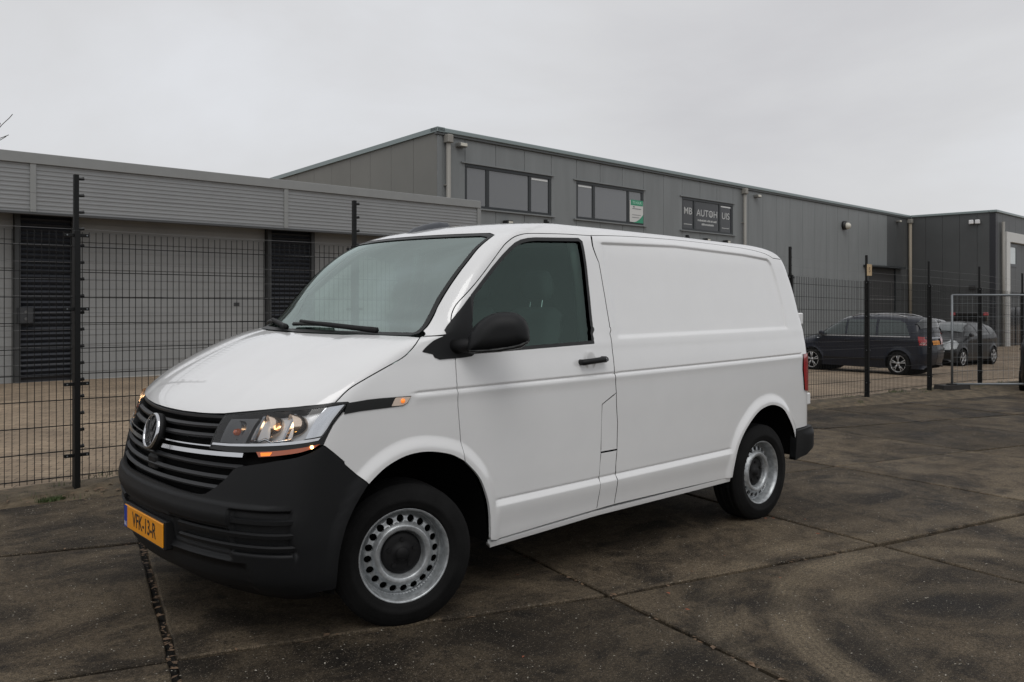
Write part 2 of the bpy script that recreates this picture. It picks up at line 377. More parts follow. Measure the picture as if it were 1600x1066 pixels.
# ------------------------------------------------------------------ ground
def sheet(name, xs, yf, mat, dz, parent=None, kind=None, label=None):
    V = []; n = None
    for x in xs:
        ys = yf(x); n = len(ys)
        for y in ys: V.append((x, y, float(gz(x))+dz))
    Fc = [(i*n+j, (i+1)*n+j, (i+1)*n+j+1, i*n+j+1) for i in range(len(xs)-1) for j in range(n-1)]
    o = mesh(name, V, Fc, mat, parent, True)
    if kind: o['kind'] = kind
    if label: o['label'] = label
    return o
XS = np.unique(np.concatenate([np.linspace(-60, -4, 12), np.linspace(-4, 30, 60), np.linspace(30, 120, 30), np.linspace(120, 400, 8)]))
tag(sheet('ground', XS, lambda x: np.linspace(-400, 500, 40), M('far_ground', (.05, .046, .036), .95, var=.4, vscale=.3), -.14), 'dark level ground beneath the paving and yard', kind='structure')
tag(sheet('yard_paving', XS, lambda x: np.concatenate([[float(fence_y(min(max(x, -10), 20)))-(.02 if x < 19 else 3.5)], np.linspace(5, 160, 24)]), YARD, -.03), 'tan clinker brick yard behind the wire fence', kind='structure')
pav = tag(sheet('pavement', np.linspace(-14, 45, 50), lambda x: np.linspace(-16, float(edge_y(x)), 8), JOINT, -.045), 'dirt filled joints beneath the concrete slabs', kind='structure')
# concrete slabs, one object each
E1 = np.array([1.965, -.57]); E2 = np.array([.27, 1.90]); O0 = np.array([.985, -1.265])
def clip(poly, f):
    out = []
    for i in range(len(poly)):
        a, b = np.array(poly[i]), np.array(poly[(i+1) % len(poly)]); fa, fb = f(a), f(b)
        if fa <= 0: out.append(a)
        if fa*fb < 0: out.append(a+(b-a)*fa/(fa-fb))
    return out
_BX = [-2, -1, 0, 1, 2, 8, 20]; _B0 = [-2.95, -.98, .985, 2.97, 5.05, 17.5, 42.]; _B1 = [.05, -.59, -1.265, -1.76, -2.15, -4.9, -10.]; _D0 = [.60, .50, .35, .29, .27, .27, .27]
def node(i, j):
    if i < -2: b = np.array([-2.95, .05])+np.array([1.97, -.64])*(i+2)
    else: b = np.array([np.interp(i, _BX, _B0), np.interp(i, _BX, _B1)])
    return b+np.array([np.interp(i, _BX, _D0), 1.88])*j
def slab(i, j):
    n00, n10, n11, n01 = node(i, j), node(i+1, j), node(i+1, j+1), node(i, j+1); w1 = (n10-n00)/np.hypot(*(n10-n00)); w2 = (n01-n00)/np.hypot(*(n01-n00)); ga = RNG.uniform(.012, .018); gb = RNG.uniform(.015, .022)
    q = [n00+w1*ga+w2*gb, n10-w1*ga+w2*gb, n11-w1*ga-w2*gb, n01+w1*ga-w2*gb]
    if i == -2: q[1] = q[1]-w1*.004; q[2] = q[2]-w1*.003
    q = [p+RNG.uniform(-.004, .004, 2) for p in q]
    q = clip(q, lambda p: p[1]-float(edge_y(p[0])))
    if len(q) < 3: return
    # slightly chipped, uneven outline
    L = dens(q, .12); L = L+RNG.normal(0, .0022, L.shape); c = L.mean(0); tilt = RNG.normal(0, .0016, 2); dz = RNG.normal(0, .0022)
    zz = lambda P: np.array([float(gz(p[0]))+dz+(p-c)@tilt for p in P])
    Li = c+(L-c)*(1-.008/np.maximum(.3, np.hypot(*(L-c).T)))[:, None]
    n = len(L); V = [(*p, z-.05) for p, z in zip(L, zz(L))]+[(*p, z-.006) for p, z in zip(L, zz(L))]+[(*p, z) for p, z in zip(Li, zz(Li))]+[(*c, float(zz([c])[0]))]
    Fc = [(i_, (i_+1) % n, (i_+1) % n+n, i_+n) for i_ in range(n)]+[(i_+n, (i_+1) % n+n, (i_+1) % n+2*n, i_+2*n) for i_ in range(n)]+[(i_+2*n, (i_+1) % n+2*n, 3*n) for i_ in range(n)]
    mesh('concrete_slab', V, Fc, SLAB, pav)
for i in range(-5, 15):
    for j in range(-6, 8):
        c = node(i+.5, j+.5)
        if -9 < c[0] < 30 and -9.5 < c[1] < 5 and c[1]-1.9 < float(edge_y(c[0])): slab(i, j)
# soil strip under the fence
V = []; xs = np.arange(-12, 30, .12); nn = 12
for x in xs:
    e0 = float(edge_y(x))-.05; e1 = float(fence_y(x))+(.45 if x < 19 else .2)
    if x > 17: e1 = max(e1-(x-17)*.25, e0+.3)
    for k in range(nn):
        f = k/(nn-1); V.append((x+RNG.normal(0, .02), e0+(e1-e0)*f+RNG.normal(0, .025), float(gz(x))-.014+.045*math.sin(math.pi*f)+abs(RNG.normal(0, .012))*(f > .02)))
tag(mesh('soil_strip', V, [(i*nn+k, (i+1)*nn+k, (i+1)*nn+k+1, i*nn+k+1) for i in range(len(xs)-1) for k in range(nn-1)], SOIL, None, True), 'strip of bare brown soil along the foot of the fence', kind='structure')
def scatter_leaves(name, pts, mat, label, smin, smax, cat, curl=.35):
    mb_V = []; mb_F = []
    for (x, y, z) in pts:
        s = random.uniform(smin, smax); a = random.uniform(0, 6.28); w = s*random.uniform(.3, .55); tl = random.uniform(-.3, .3); n = len(mb_V)
        for (u, v, h) in ((-1, 0, 0), (0, -1, curl), (1, 0, .1), (0, 1, curl*random.uniform(-.2, 1))):
            px, py = u*s, v*w; mb_V.append((x+px*math.cos(a)-py*math.sin(a), y+px*math.sin(a)+py*math.cos(a), z+.003+abs(h)*w+u*s*tl*.4+abs(tl)*s*.4))
        mb_F += [(n, n+1, n+2), (n, n+2, n+3)]
    return tag(mesh(name, mb_V, mb_F, mat), label, cat, kind='stuff')
pts = []
for i in range(-3, 9):           # along the joints
    for j in range(-4, 4):
        for (d, L_, dens_) in ((E1, 1, 14), (E2, 1, 20 if i in (-1, 0) else 14)):
            for k in range(dens_):
                f = random.random(); p = (node(i+f, j) if d is E1 else node(i, j+f))+RNG.normal(0, .012, 2)
                if p[1] < float(edge_y(p[0])): pts.append((p[0], p[1], float(gz(p[0]))-random.choice([-.002, .004, .012, .02])))
for f in np.linspace(-.3, 1.6, 110):
    p = node(-1, f-.4)+RNG.normal(0, .014, 2); pts.append((p[0], p[1], -.008))
scatter_leaves('leaf_litter', pts, LEAFM, 'brown dead leaf scraps lying in the slab joints', .008, .026, 'leaves')
pts = []
for _ in range(18000):
    x = random.uniform(-3, 13)**1.0; y = random.uniform(-3.6, 2.9)
    if y > float(edge_y(x))-.02: continue
    if -.9 < x < 3.9 and -.8 < y < .95 and random.random() < .7: continue
    pts.append((x, y, float(gz(x))))
for _ in range(380):
    x = random.uniform(-2.5, 1); y = float(edge_y(x))-abs(random.gauss(0, .35)); pts.append((x, y, float(gz(x))))
scatter_leaves('pale_chips', pts, CHIP, 'small pale chips and petals sprinkled over the dark slabs', .0016, .0068, 'debris', .5)
pts = []
for _ in range(900):
    x = random.uniform(-3, 20); y = float(fence_y(x))+random.gauss(-.12, .22)
    if y > float(edge_y(x))-.25: pts.append((x, y, float(gz(x))+.03))
scatter_leaves('fallen_leaves', pts, LEAFM, 'fallen brown leaves on the soil strip under the fence', .012, .035, 'leaves')
scatter_leaves('red_leaves', [(3.25+random.gauss(0, 2.2), -1.2+random.gauss(0, 1.2), 0) for _ in range(26)], LEAFR, 'a few reddish leaves lying on the slabs right of the van', .01, .02, 'leaves')
def tufts(name, spots, label):
    V = []; Fc = []
    for (cx, cy, rad, n, hh) in spots:
        for _ in range(n):
            a = random.uniform(0, 6.28); r = rad*math.sqrt(random.random()); x = cx+r*math.cos(a); y = cy+r*math.sin(a)*.5; z = float(gz(x))+.005; h = hh*random.uniform(.5, 1.2); q = random.uniform(0, 6.28); lx, ly = math.cos(q)*h*.5, math.sin(q)*h*.5; w = .0025; k = len(V)
            V += [(x-w*math.sin(q), y+w*math.cos(q), z), (x+w*math.sin(q), y-w*math.cos(q), z), (x+lx, y+ly, z+h)]; Fc.append((k, k+1, k+2))
    return tag(mesh(name, V, Fc, GRASS), label, 'grass', kind='stuff')
sp = [(-.62, 2.86, .10, 350, .035), (.35, 2.8, .2, 160, .04), (-1.2, 2.9, .2, 120, .03)]
for _ in range(110):
    x = random.uniform(-2, 19); sp.append((x, float(fence_y(x))+random.gauss(-.05, .18), random.uniform(.05, .3), 45, random.uniform(.03, .08)))
tufts('grass_tufts', sp, 'small green grass tufts and moss along the fence foot')
# ================================================================== THE VAN
#  z      W     X0     a    b    k     X1    ar   br      (plan outlines stacked by height)
VT = np.array([
 [.16, .86, -.72, .18, .28, 4.5, 3.76, .03, .16], [.25, .915, -.82, .18, .30, 4.5, 3.77, .03, .18], [.32, .935, -.868, .18, .30, 4.5, 3.78, .03, .20],
 [.42, .945, -.888, .18, .30, 4.5, 3.785, .03, .22], [.50, .950, -.900, .18, .30, 4.5, 3.79, .03, .24], [.56, .951, -.903, .18, .30, 4.5, 3.79, .03, .24],
 [.63, .952, -.890, .18, .30, 4.5, 3.79, .03, .24], [.75, .952, -.868, .18, .30, 4.5, 3.79, .03, .24], [.88, .952, -.838, .18, .30, 4.5, 3.79, .03, .24],
 [.96, .951, -.808, .18, .30, 4.5, 3.79, .03, .24], [1.01, .950, -.775, .18, .29, 4.5, 3.79, .03, .24], [1.066, .949, -.710, .17, .28, 4.5, 3.79, .03, .24],
 [1.12, .944, -.628, .16, .26, 4.5, 3.79, .03, .24], [1.177, .936, -.520, .16, .24, 5, 3.79, .03, .24], [1.25, .922, -.360, .16, .22, 6, 3.785, .03, .24],
 [1.316, .909, -.190, .18, .20, 7, 3.78, .03, .24], [1.350, .902, -.062, .20, .18, 7, 3.775, .03, .24], [1.42, .886, .022, .21, .17, 7, 3.765, .03, .24],
 [1.50, .868, .085, .21, .16, 7, 3.76, .03, .24], [1.60, .844, .165, .21, .15, 7, 3.75, .03, .24], [1.70, .820, .260, .21, .15, 7, 3.73, .03, .24],
 [1.80, .793, .385, .21, .15, 6, 3.705, .03, .24], [1.86, .768, .490, .21, .16, 6, 3.68, .04, .24], [1.90, .728, .590, .22, .18, 5, 3.64, .06, .24],
 [1.93, .66, .72, .24, .20, 4, 3.58, .08, .24], [1.95, .57, .86, .25, .22, 3.5, 3.48, .10, .24], [1.965, .44, 1.06, .22, .22, 3, 3.34, .10, .22],
 [1.975, .25, 1.35, .15, .16, 2.5, 3.15, .08, .18], [1.979, .0, 1.60, .01, .02, 2.5, 2.90, .01, .02]])
_tt = np.r_[0, np.cumsum(np.hypot(np.diff(VT[:, 0]), np.diff(VT[:, 1])))]
VC = [pchip(_tt, VT[:, i]) for i in range(9)]; TMAX = _tt[-1]
_td = np.linspace(0, TMAX, 4000); _zd = VC[0](_td)
def sm(x): x = np.clip(x, 0, 1); return x*x*(3-2*x)
def VP(u, t):
    u = np.asarray(u, float); t = np.asarray(t, float); u, t = np.broadcast_arrays(u, t); sg = np.where(u < 0, -1., 1.); u = np.abs(u)
    z, W, X0, a, b, k, X1, ar, br = [c(t) for c in VC]
    un = np.where(u <= 1, u, np.where(u < 2, 1., 3-u)); ps = np.clip(un, 0, 1)*np.pi/2; kk = np.where(u <= 1, k, 4.)
    s, c = np.abs(np.sin(ps)), np.abs(np.cos(ps)); r = (s**kk+c**kk)**(-1/kk); q = r*s; p = r*c
    xf = X0+a*q*q+b*(1-p); xr = X1-ar*q*q-br*(1-p); xs = (X0+a+b)+(u-1)*((X1-ar-br)-(X0+a+b))
    x = np.where(u <= 1, xf, np.where(u < 2, xs, xr))
    dz = sm((z-1.3)/.5)*(.018*sm((x-.55)/.7)*(1-sm((x-1.2)/1.8))-.016*sm((x-2.3)/1.2))
    return np.stack([x, -W*q*(1-.045*np.clip((x-1.9)/1.9, 0, 1.2)**2.2)*sg, z+dz], -1)
def VN(u, t, e=4e-4, f=VP):
    n = np.cross(f(u+e, t)-f(u-e, t), f(u, np.minimum(t+e, TMAX))-f(u, t-e)); l = np.linalg.norm(n, axis=-1, keepdims=True); n = n/np.maximum(l, 1e-14)
    return n
_ug = np.linspace(0, 3, 901); _tg = np.linspace(0, TMAX, 700); _PG = VP(_ug[:, None], _tg[None, :])
def _col(t): q = min(max(t/TMAX*699, 0), 698.999); j = int(q); f = q-j; return _PG[:, j]*(1-f)+_PG[:, j+1]*f
def S(x, z):                      # a point of the side, by x and z -> (u,t)
    t = float(np.interp(z, _zd, _td)); u = 1.2
    for _ in range(4):
        P = _col(t); u = float(np.interp(x, P[:, 0], _ug)); t += (z-float(np.interp(u, _ug, P[:, 2])))*.95
    return (u, t)
def Fy(y, z):                     # a point of the front, by y and z -> (u,t)
    t = float(np.interp(z, _zd, _td)); g = _ug[:301]; u = .3
    for _ in range(3):
        P = _col(t); u = float(np.interp(abs(y), -P[:301, 1], g)); t += (z-float(np.interp(u, _ug, P[:, 2])))*.95
    return (u, t)
def Ru(u, z): return (u, float(np.interp(z, _zd, _td)))
def gu(u): s = np.sign(u); a = np.abs(u); return s*(1.25*np.minimum(a, 1)+2.5*np.clip(a-1, 0, 1)+1.1*np.clip(a-2, 0, 1))
def gi(g): s = np.sign(g); a = np.abs(g); return s*(np.minimum(a, 1.25)/1.25+np.clip(a-1.25, 0, 2.5)/2.5+np.clip(a-3.75, 0, 1.1)/1.1)
van = tag(empty('white_van'), 'white panel van with steel wheels parked on the slabs, lamps lit', 'van')

FARCH = [(-.265, .699), (-.175, .761), (-.064, .799), (.055, .803), (.187, .775), (.277, .730), (.365, .642), (.416, .54), (.44, .44), (.454, .297)]
FARCHB = [(-.41, .27), (-.408, .40), (-.38, .52), (-.33, .615), (-.265, .699)]
RARCH = [(2.577, .331), (2.586, .395), (2.626, .52), (2.717, .632), (2.864, .733), (2.991, .768), (3.104, .766), (3.225, .722), (3.324, .623), (3.374, .547), (3.400, .474), (3.405, .34)]
fa = crm(FARCHB[:-1]+FARCH, 5); ra = crm(RARCH, 5)
def side_disp(P):
    x, z = P[..., 0], P[..., 2]; d = np.zeros(x.shape); xz = np.stack([x.ravel(), z.ravel()], 1)
    zg = 1.079+.0088*x                                       # belt groove
    on = sm((x+.02)/.05)
    d += on*(-.0065*np.exp(-((z-zg)/.0065)**2)+.004*np.exp(-((z-zg+.022)/.02)**2))
    d += .0035*np.exp(-((z-1.255-.008*x)/.03)**2)*(x > -.3)       # shoulder under the window line
    zc = .498+.0078*x; env = sm((x-.47)/.05)*(1-sm((x-2.52)/.06))   # lower crease
    d += env*(.015*sm((zc-z)/.030)*(1-.55*sm((zc-z-.03)/.12))-.005*np.exp(-((z-zc-.004)/.006)**2))
    for arc in (fa, ra):
        q = segdist(xz, arc, False).reshape(x.shape); d += .019*(1-sm((q-.018)/.062))
    # pressed panel behind the door
    zt = np.interp(x, [1.4, 2.2, 3.0, 3.30], [1.858, 1.872, 1.845, 1.822]); xr = np.interp(z, [1.2, 1.29, 1.48, 1.66, 1.78, 1.86], [3.37, 3.385, 3.398, 3.385, 3.36, 3.30]); zb = 1.272+.006*x
    m = sm((x-1.44)/.05)*sm((xr-x)/.022)*sm((z-zb)/.034)*sm((zt-z)/.016); d += -.0135*m
    return d
def disp_bump(P):
    x, y, z = P[..., 0], np.abs(P[..., 1]), P[..., 2]; d = np.zeros(x.shape); xz = np.stack([x.ravel(), z.ravel()], 1)
    q = segdist(xz, fa, False).reshape(x.shape); d += .012*(1-sm((q-.01)/.06))*sm((x+.62)/.2)
    d += .012*sm((.655-z)/.02)*(1-sm((.60-z)/.05))*(1-sm((y-.80)/.12))           # ledge along the top of the bumper
    d += -.016*sm((.585-z)/.015)*sm((z-.565+.03)/.02)*(1-sm((y-.60)/.08))*0
    lo = sm((.545-z)/.02)*sm((z-.40)/.02)*(1-sm((y-.66)/.05)); d += -.022*lo                # recessed band around the plate
    rb = sm((y-.690)/.018)*(1-sm((y-.915)/.018))*sm((z-.436)/.012)*(1-sm((z-.618)/.012)); d += -.030*rb     # corner intake
    lb = sm((y-.285)/.02)*(1-sm((y-.68)/.02))*sm((z-.428)/.012)*(1-sm((z-.545)/.012)); d += -.008*lb
    d += -.010*sm((.40-z)/.012)*(1-sm((y-.74)/.03))                                      # lower lip set back
    return d
OFF = (-.030, -.020, -.0135, -.009, -.0055, -.0025, 0, .0025, .0055, .009, .0135, .020, .030)
_X = lambda a, b, h: np.arange(a, b, h)
ztop = lambda x: np.interp(x, [1.4, 2.2, 3.0, 3.30], [1.858, 1.872, 1.845, 1.822]); xrt = lambda z: np.interp(z, [1.2, 1.29, 1.48, 1.66, 1.78, 1.86], [3.37, 3.385, 3.398, 3.385, 3.36, 3.30])
FEAT = []
for o_ in OFF: x = _X(-.1, 3.62, .03); FEAT.append(np.stack([x, 1.079+.0088*x+o_], 1))
for o_ in (-.10, -.07, -.05, -.038)+OFF[:-1]: x = _X(.46, 2.6, .03); FEAT.append(np.stack([x, .498+.0078*x+o_], 1))
for arc in (fa, ra):
    c = np.array([arc[:, 0].mean(), .36]); c[0] = .02 if arc is fa else 3.02
    for k in (1.025, 1.05, 1.08, 1.11, 1.14, 1.18, 1.22, 1.27): FEAT.append(np.array([c+(p-c)*k for p in arc]))
for o_ in (-.012, -.004, .003, .009, .015, .021, .027, .034, .044): x = _X(1.42, 3.42, .03); FEAT.append(np.stack([x, 1.272+.006*x+o_], 1))
for o_ in (-.028, -.018, -.014, -.010, -.006, -.002, .004): x = _X(1.42, 3.32, .03); FEAT.append(np.stack([x, ztop(x)+o_], 1))
for o_ in (-.04, -.024, -.018, -.012, -.006, 0, .008): z = _X(1.31, 1.825, .025); FEAT.append(np.stack([xrt(z)+o_, z], 1))
FEATUT = None
def feat_ut():
    global FEATUT
    if FEATUT is None:
        FEATUT = []
        for A in FEAT:
            t = np.interp(A[:, 1], _zd, _td)
            for _ in range(6):
                z, W, X0, a, b, k, X1, ar, br = [c(t) for c in VC]; xf = X0+a+b; xr = X1-ar-br; u = 1+(A[:, 0]-xf)/(xr-xf); t = t+(A[:, 1]-VP(np.clip(u, 1, 2.1), t)[:, 2])*.95
            ok = (u > 1.0) & (u < 2.1); FEATUT.append((np.stack([gu(u), t], 1), ok))
    return FEATUT
def panel(name, loop, mat, parent=van, holes=(), sp=(.035, .03), disp=None, off=0., hem=.016, inset=.0027, sym=False, mirror=False, feats=False, extra=None, edge=.02, keep_edge=None):
    def prep(L):
        L = np.asarray(L, float); L = np.stack([gu(L[:, 0]), L[:, 1]], 1)
        return L
    loop = prep(loop)
    if sym: loop = np.concatenate([loop, loop[::-1][1:-1]*np.array([-1, 1])] if abs(loop[0, 0]) < 1e-6 and abs(loop[-1, 0]) < 1e-6 else [loop, loop[::-1]*np.array([-1, 1])])
    LL = [dens(loop, edge)]
    for h in holes:
        h = prep(h)
        if sym: h = np.concatenate([h, h[::-1][1:-1]*np.array([-1, 1])])
        LL.append(dens(h, edge))
    ex = []; lines = [(A, k) for A, k in feat_ut()] if feats else []
    if extra is not None: lines += [(prep(A), np.ones(len(A), bool)) for A in extra]
    G = gridpts(LL[0], sp[0], sp[1], LL[1:], margin=.005)
    pts = []; ee = []
    for A, k in lines:
        k = k & pip(A, LL[0]) & (segdist(A, LL[0]) > .004)
        for h in LL[1:]: k = k & ~pip(A, h) & (segdist(A, h) > .004)
        last = None
        for i_, p in enumerate(A):
            if k[i_]:
                pts.append(p)
                if last is not None: ee.append((len(pts)-2, len(pts)-1))
                last = i_
            else: last = None
    if pts:
        F_ = np.array(pts); kk = np.ones(len(G), bool)
        for c0 in range(0, len(G), 400): D = G[c0:c0+400, None]-F_[None]; kk[c0:c0+400] = (D[..., 0]**2+(D[..., 1]*1.0)**2).min(1) > .017**2
        G = np.concatenate([F_, G[kk]])
    P2, T, LI = cdt(LL, G, ee); u, t = gi(P2[:, 0]), np.minimum(P2[:, 1], TMAX)
    def full(u, t):
        P = VP(u, t)
        if disp is None and not off: return P
        n = VN(u, t); d = off+(disp(P) if disp is not None else 0*P[..., 0]); return P+n*d[..., None]
    P = full(u, t); N = VN(u, t, 1e-3, full); flat = (t > TMAX-.04); N[flat] = (0, 0, 1)
    # orientation: outward
    Nb = VN(u, t); Nb[flat] = (0, 0, 1); s = np.sign((Nb*N).sum(1)); s[s == 0] = 1; N *= s[:, None]
    out = np.where(Nb[:, 1:2]*P[:, 1:2]+Nb[:, 0:1]*(P[:, 0:1]-1.5)+.3*Nb[:, 2:3] < 0, -1., 1.); N *= out
    fn = np.cross(P[T[:, 1]]-P[T[:, 0]], P[T[:, 2]]-P[T[:, 0]]); fl = (fn*N[T].mean(1)).sum(1) < 0; T[fl] = T[fl][:, ::-1]
    V = [*P]; NN = [*N]; Fc = [tuple(q) for q in T]; base = P.copy()
    for k, li in enumerate(LI):
        li = np.array(li); Q = base[li]; tn = np.roll(Q, -1, 0)-np.roll(Q, 1, 0); tn /= np.linalg.norm(tn, axis=1, keepdims=True)+1e-12
        inn = np.cross(N[li], tn); c2 = np.cross(N[li], tn)
        # which way is inwards: test in 2D
        p2 = P2[li]; t2 = np.roll(p2, -1, 0)-np.roll(p2, 1, 0); area = .5*np.sum(p2[:, 0]*np.roll(p2[:, 1], -1)-np.roll(p2[:, 0], -1)*p2[:, 1])
        # 3D handedness of the chart
        du = VP(u[li[:1]]+1e-3, t[li[:1]])-VP(u[li[:1]]-1e-3, t[li[:1]]); dt = VP(u[li[:1]], t[li[:1]]+1e-3)-VP(u[li[:1]], t[li[:1]]-1e-3); hand = np.sign((np.cross(du, dt)*N[li[:1]]).sum())
        sgn = np.sign(area)*hand*(1 if k == 0 else -1); inn = inn*sgn
        ok = (t[li] < TMAX-1e-3) & (np.abs(u[li]) < 2.999)
        if keep_edge is not None: ok &= ~keep_edge(u[li], t[li])
        for a, i_ in enumerate(li):
            if ok[a]: V[i_] = Q[a]+inn[a]*inset
        if hem > 0:
            n0 = len(V)
            for a, i_ in enumerate(li):
                V += [V[i_], V[i_]-N[i_]*hem]; NN += [-inn[a], -inn[a]]
            m = len(li)
            for a in range(m):
                b_ = (a+1) % m
                if ok[a] and ok[b_]:
                    q = (n0+2*a, n0+2*b_, n0+2*b_+1, n0+2*a+1); Fc.append(q)
    o = mesh(name, V, Fc, mat, parent, normals=NN)
    if mirror:
        V2 = np.array(V)*np.array([1, -1, 1]); N2 = np.array(NN)*np.array([1, -1, 1]); o2 = mesh(name, V2, [f[::-1] for f in Fc], mat, parent, normals=N2)
        return o, o2
    return o
def Sl(L): return [S(*p) for p in dens(np.asarray(L, float), .035, False)]
# ---- boundaries shared by neighbouring panels
DF = [(.277, .730), (.265, .827), (.251, .983), (.247, 1.106), (.250, 1.222), (.2515, 1.30)]                      # door, front edge
DT = [(.2545, 1.372), (.268, 1.418), (.300, 1.470), (.345, 1.515), (.467, 1.614), (.575, 1.708), (.669, 1.790), (.715, 1.822), (.769, 1.850), (.83, 1.868), (.90, 1.878), (1.05, 1.885), (1.206, 1.890), (1.398, 1.8915)]
DR = [(1.402, 1.886), (1.405, 1.73), (1.405, 1.39), (1.397, 1.26), (1.395, 1.093), (1.405, .979)]
FLl = [(1.283, .923), (1.272, .653), (1.260, .514), (1.246, .335)]
FLr = [(1.405, .979), (1.414, .809), (1.409, .651), (1.402, .479), (1.394, .340)]
BS = [(-.414, 1.067), (-.347, 1.119), (-.262, 1.160), (-.168, 1.199), (-.052, 1.246), (.009, 1.287)]                 # bonnet / wing
dfc = Sl(crm(DF, 4)); dtc = Sl(crm(DT, 4)); drc = Sl(DR[:1])+Sl(DR[1:])
bsc = Sl(crm(BS, 4)); A0 = Fy(.868, 1.332)
bonf = [Fy(y, z) for y, z in [(0, .990), (.182, .991), (.36, .996), (.512, 1.004), (.64, 1.021), (.768, 1.041), (.87, 1.055)]]
# bonnet
CW = [Fy(y, 1.336) for y in (.80, .66, .5, .32, .15, 0)]
panel('bonnet', bonf+bsc+[A0]+CW, WHITE, sp=(.03, .012), sym=True, disp=lambda P: .004*sm((np.abs(P[..., 1])-.42)/.12)*(1-sm((np.abs(P[..., 1])-.6)/.25)), edge=.015)
# windscreen: glass, black border
def wsl(k, z0, z1):
    zz = np.linspace(0, 1, 7); a = [Fy(y, z0) for y in np.linspace(0, .80-k*.8, 6)]
    edge_ = [(float(np.interp(q, [0, .27, .6, 1], [.497, .490, .507, .520])), q) for q in zz]
    e_ = []
    for uu, q in edge_:
        z = 1.345+(1.868-1.345)*q; zc_ = min(max(z, z0+.01), z1-.01); t = Ru(uu-k*.8, zc_)[1]; e_.append((uu-k*.8, t))
    top = [Fy(y, z1) for y in np.linspace(.66-k*.8, 0, 6)]
    return a+e_+top
panel('windscreen', wsl(0, 1.340, 1.872), GLASSW, off=-.004, sp=(.04, .03), sym=True, hem=0, inset=0)
panel('windscreen_border', wsl(0, 1.340, 1.872), SEAL, holes=[wsl(.019, 1.353, 1.858)], off=.0005, sp=(.04, .03), sym=True, hem=0, inset=0)
# roof with the screen pillars
pil = [(0, Fy(0, 1.876)[1])]+[Fy(y, 1.876) for y in np.linspace(.13, .66, 5)]+[(float(np.interp(q, [0, .27, .6, 1], [.497, .490, .507, .520]))+.004, Ru(0, 1.345+(1.868-1.345)*q)[1]) for q in np.linspace(.985, .03, 10)]
seam = [(1.402, 1.893), (1.60, 1.902), (1.871, 1.908), (2.30, 1.909), (2.572, 1.905), (2.976, 1.893), (3.18, 1.878), (3.32, 1.856), (3.40, 1.826)]
seamc = Sl(crm(seam, 3))
rearT = [(2.2, seamc[-1][1]-.004), (2.5, seamc[-1][1]-.004), (3.0, seamc[-1][1]-.004)]
base_ = [Fy(.862, 1.3385), S(.198, 1.3425), S(.245, 1.3475)]
dtu = Sl(crm([(.2525, 1.352)]+DT, 4))
panel('roof', pil+base_+dtu+seamc+rearT+[(3.0, TMAX), (1.5, TMAX), (0, TMAX)], WHITE, sp=(.06, .03), sym=True, edge=.02, keep_edge=lambda u, t: (np.abs(u) < 1e-4))
# front wings
hlr = [S(-.478, .893), S(-.43, .975), S(-.372, 1.03), S(-.353, 1.066)]
fender = bsc+[A0, Fy(.862, 1.336), S(.198, 1.340), S(.243, 1.345), S(.250, 1.30)]+dfc[::-1][1:]+Sl(crm(FARCH[:6], 5)[::-1][1:])+[S(-.379, .81), S(-.478, .893)]+hlr[1:]
panel('front_wing', fender, WHITE, disp=side_disp, feats=True, sp=(.03, .03), mirror=True, edge=.015)
# front doors
WIN = [(.405, 1.535), (.57, 1.677), (.66, 1.748), (.719, 1.789), (.765, 1.817), (.813, 1.836), (.87, 1.848), (.926, 1.854), (1.275, 1.868), (1.298, 1.850), (1.29, 1.707), (1.263, 1.428), (1.249, 1.266), (.724, 1.254), (.37, 1.246), (.362, 1.40)]
winl = Sl(WIN)
wc = np.array(WIN).mean(0)
def shrink(L, k):
    L = np.asarray(L, float); N = len(L); out = []
    ar = np.sum(L[:, 0]*np.roll(L[:, 1], -1)-np.roll(L[:, 0], -1)*L[:, 1])
    for i in range(N):
        a, b, c = L[i-1], L[i], L[(i+1) % N]; e1 = (b-a)/np.hypot(*(b-a)); e2 = (c-b)/np.hypot(*(c-b)); n1 = np.array([-e1[1], e1[0]]); n2 = np.array([-e2[1], e2[0]]); m = (n1+n2)/max(.4, 1+n1@n2)
        out.append(b+m*k*np.sign(ar))
    return out
arcd = Sl(crm(FARCH[5:], 5))
door = dfc+dtc+drc[1:]+Sl(FLl)+[S(.80, .318), S(.50, .306)]+arcd[::-1][1:-1]
d1, d2 = panel('front_door', door, WHITE, holes=[winl], disp=side_disp, feats=True, sp=(.03, .03), mirror=True, edge=.015)
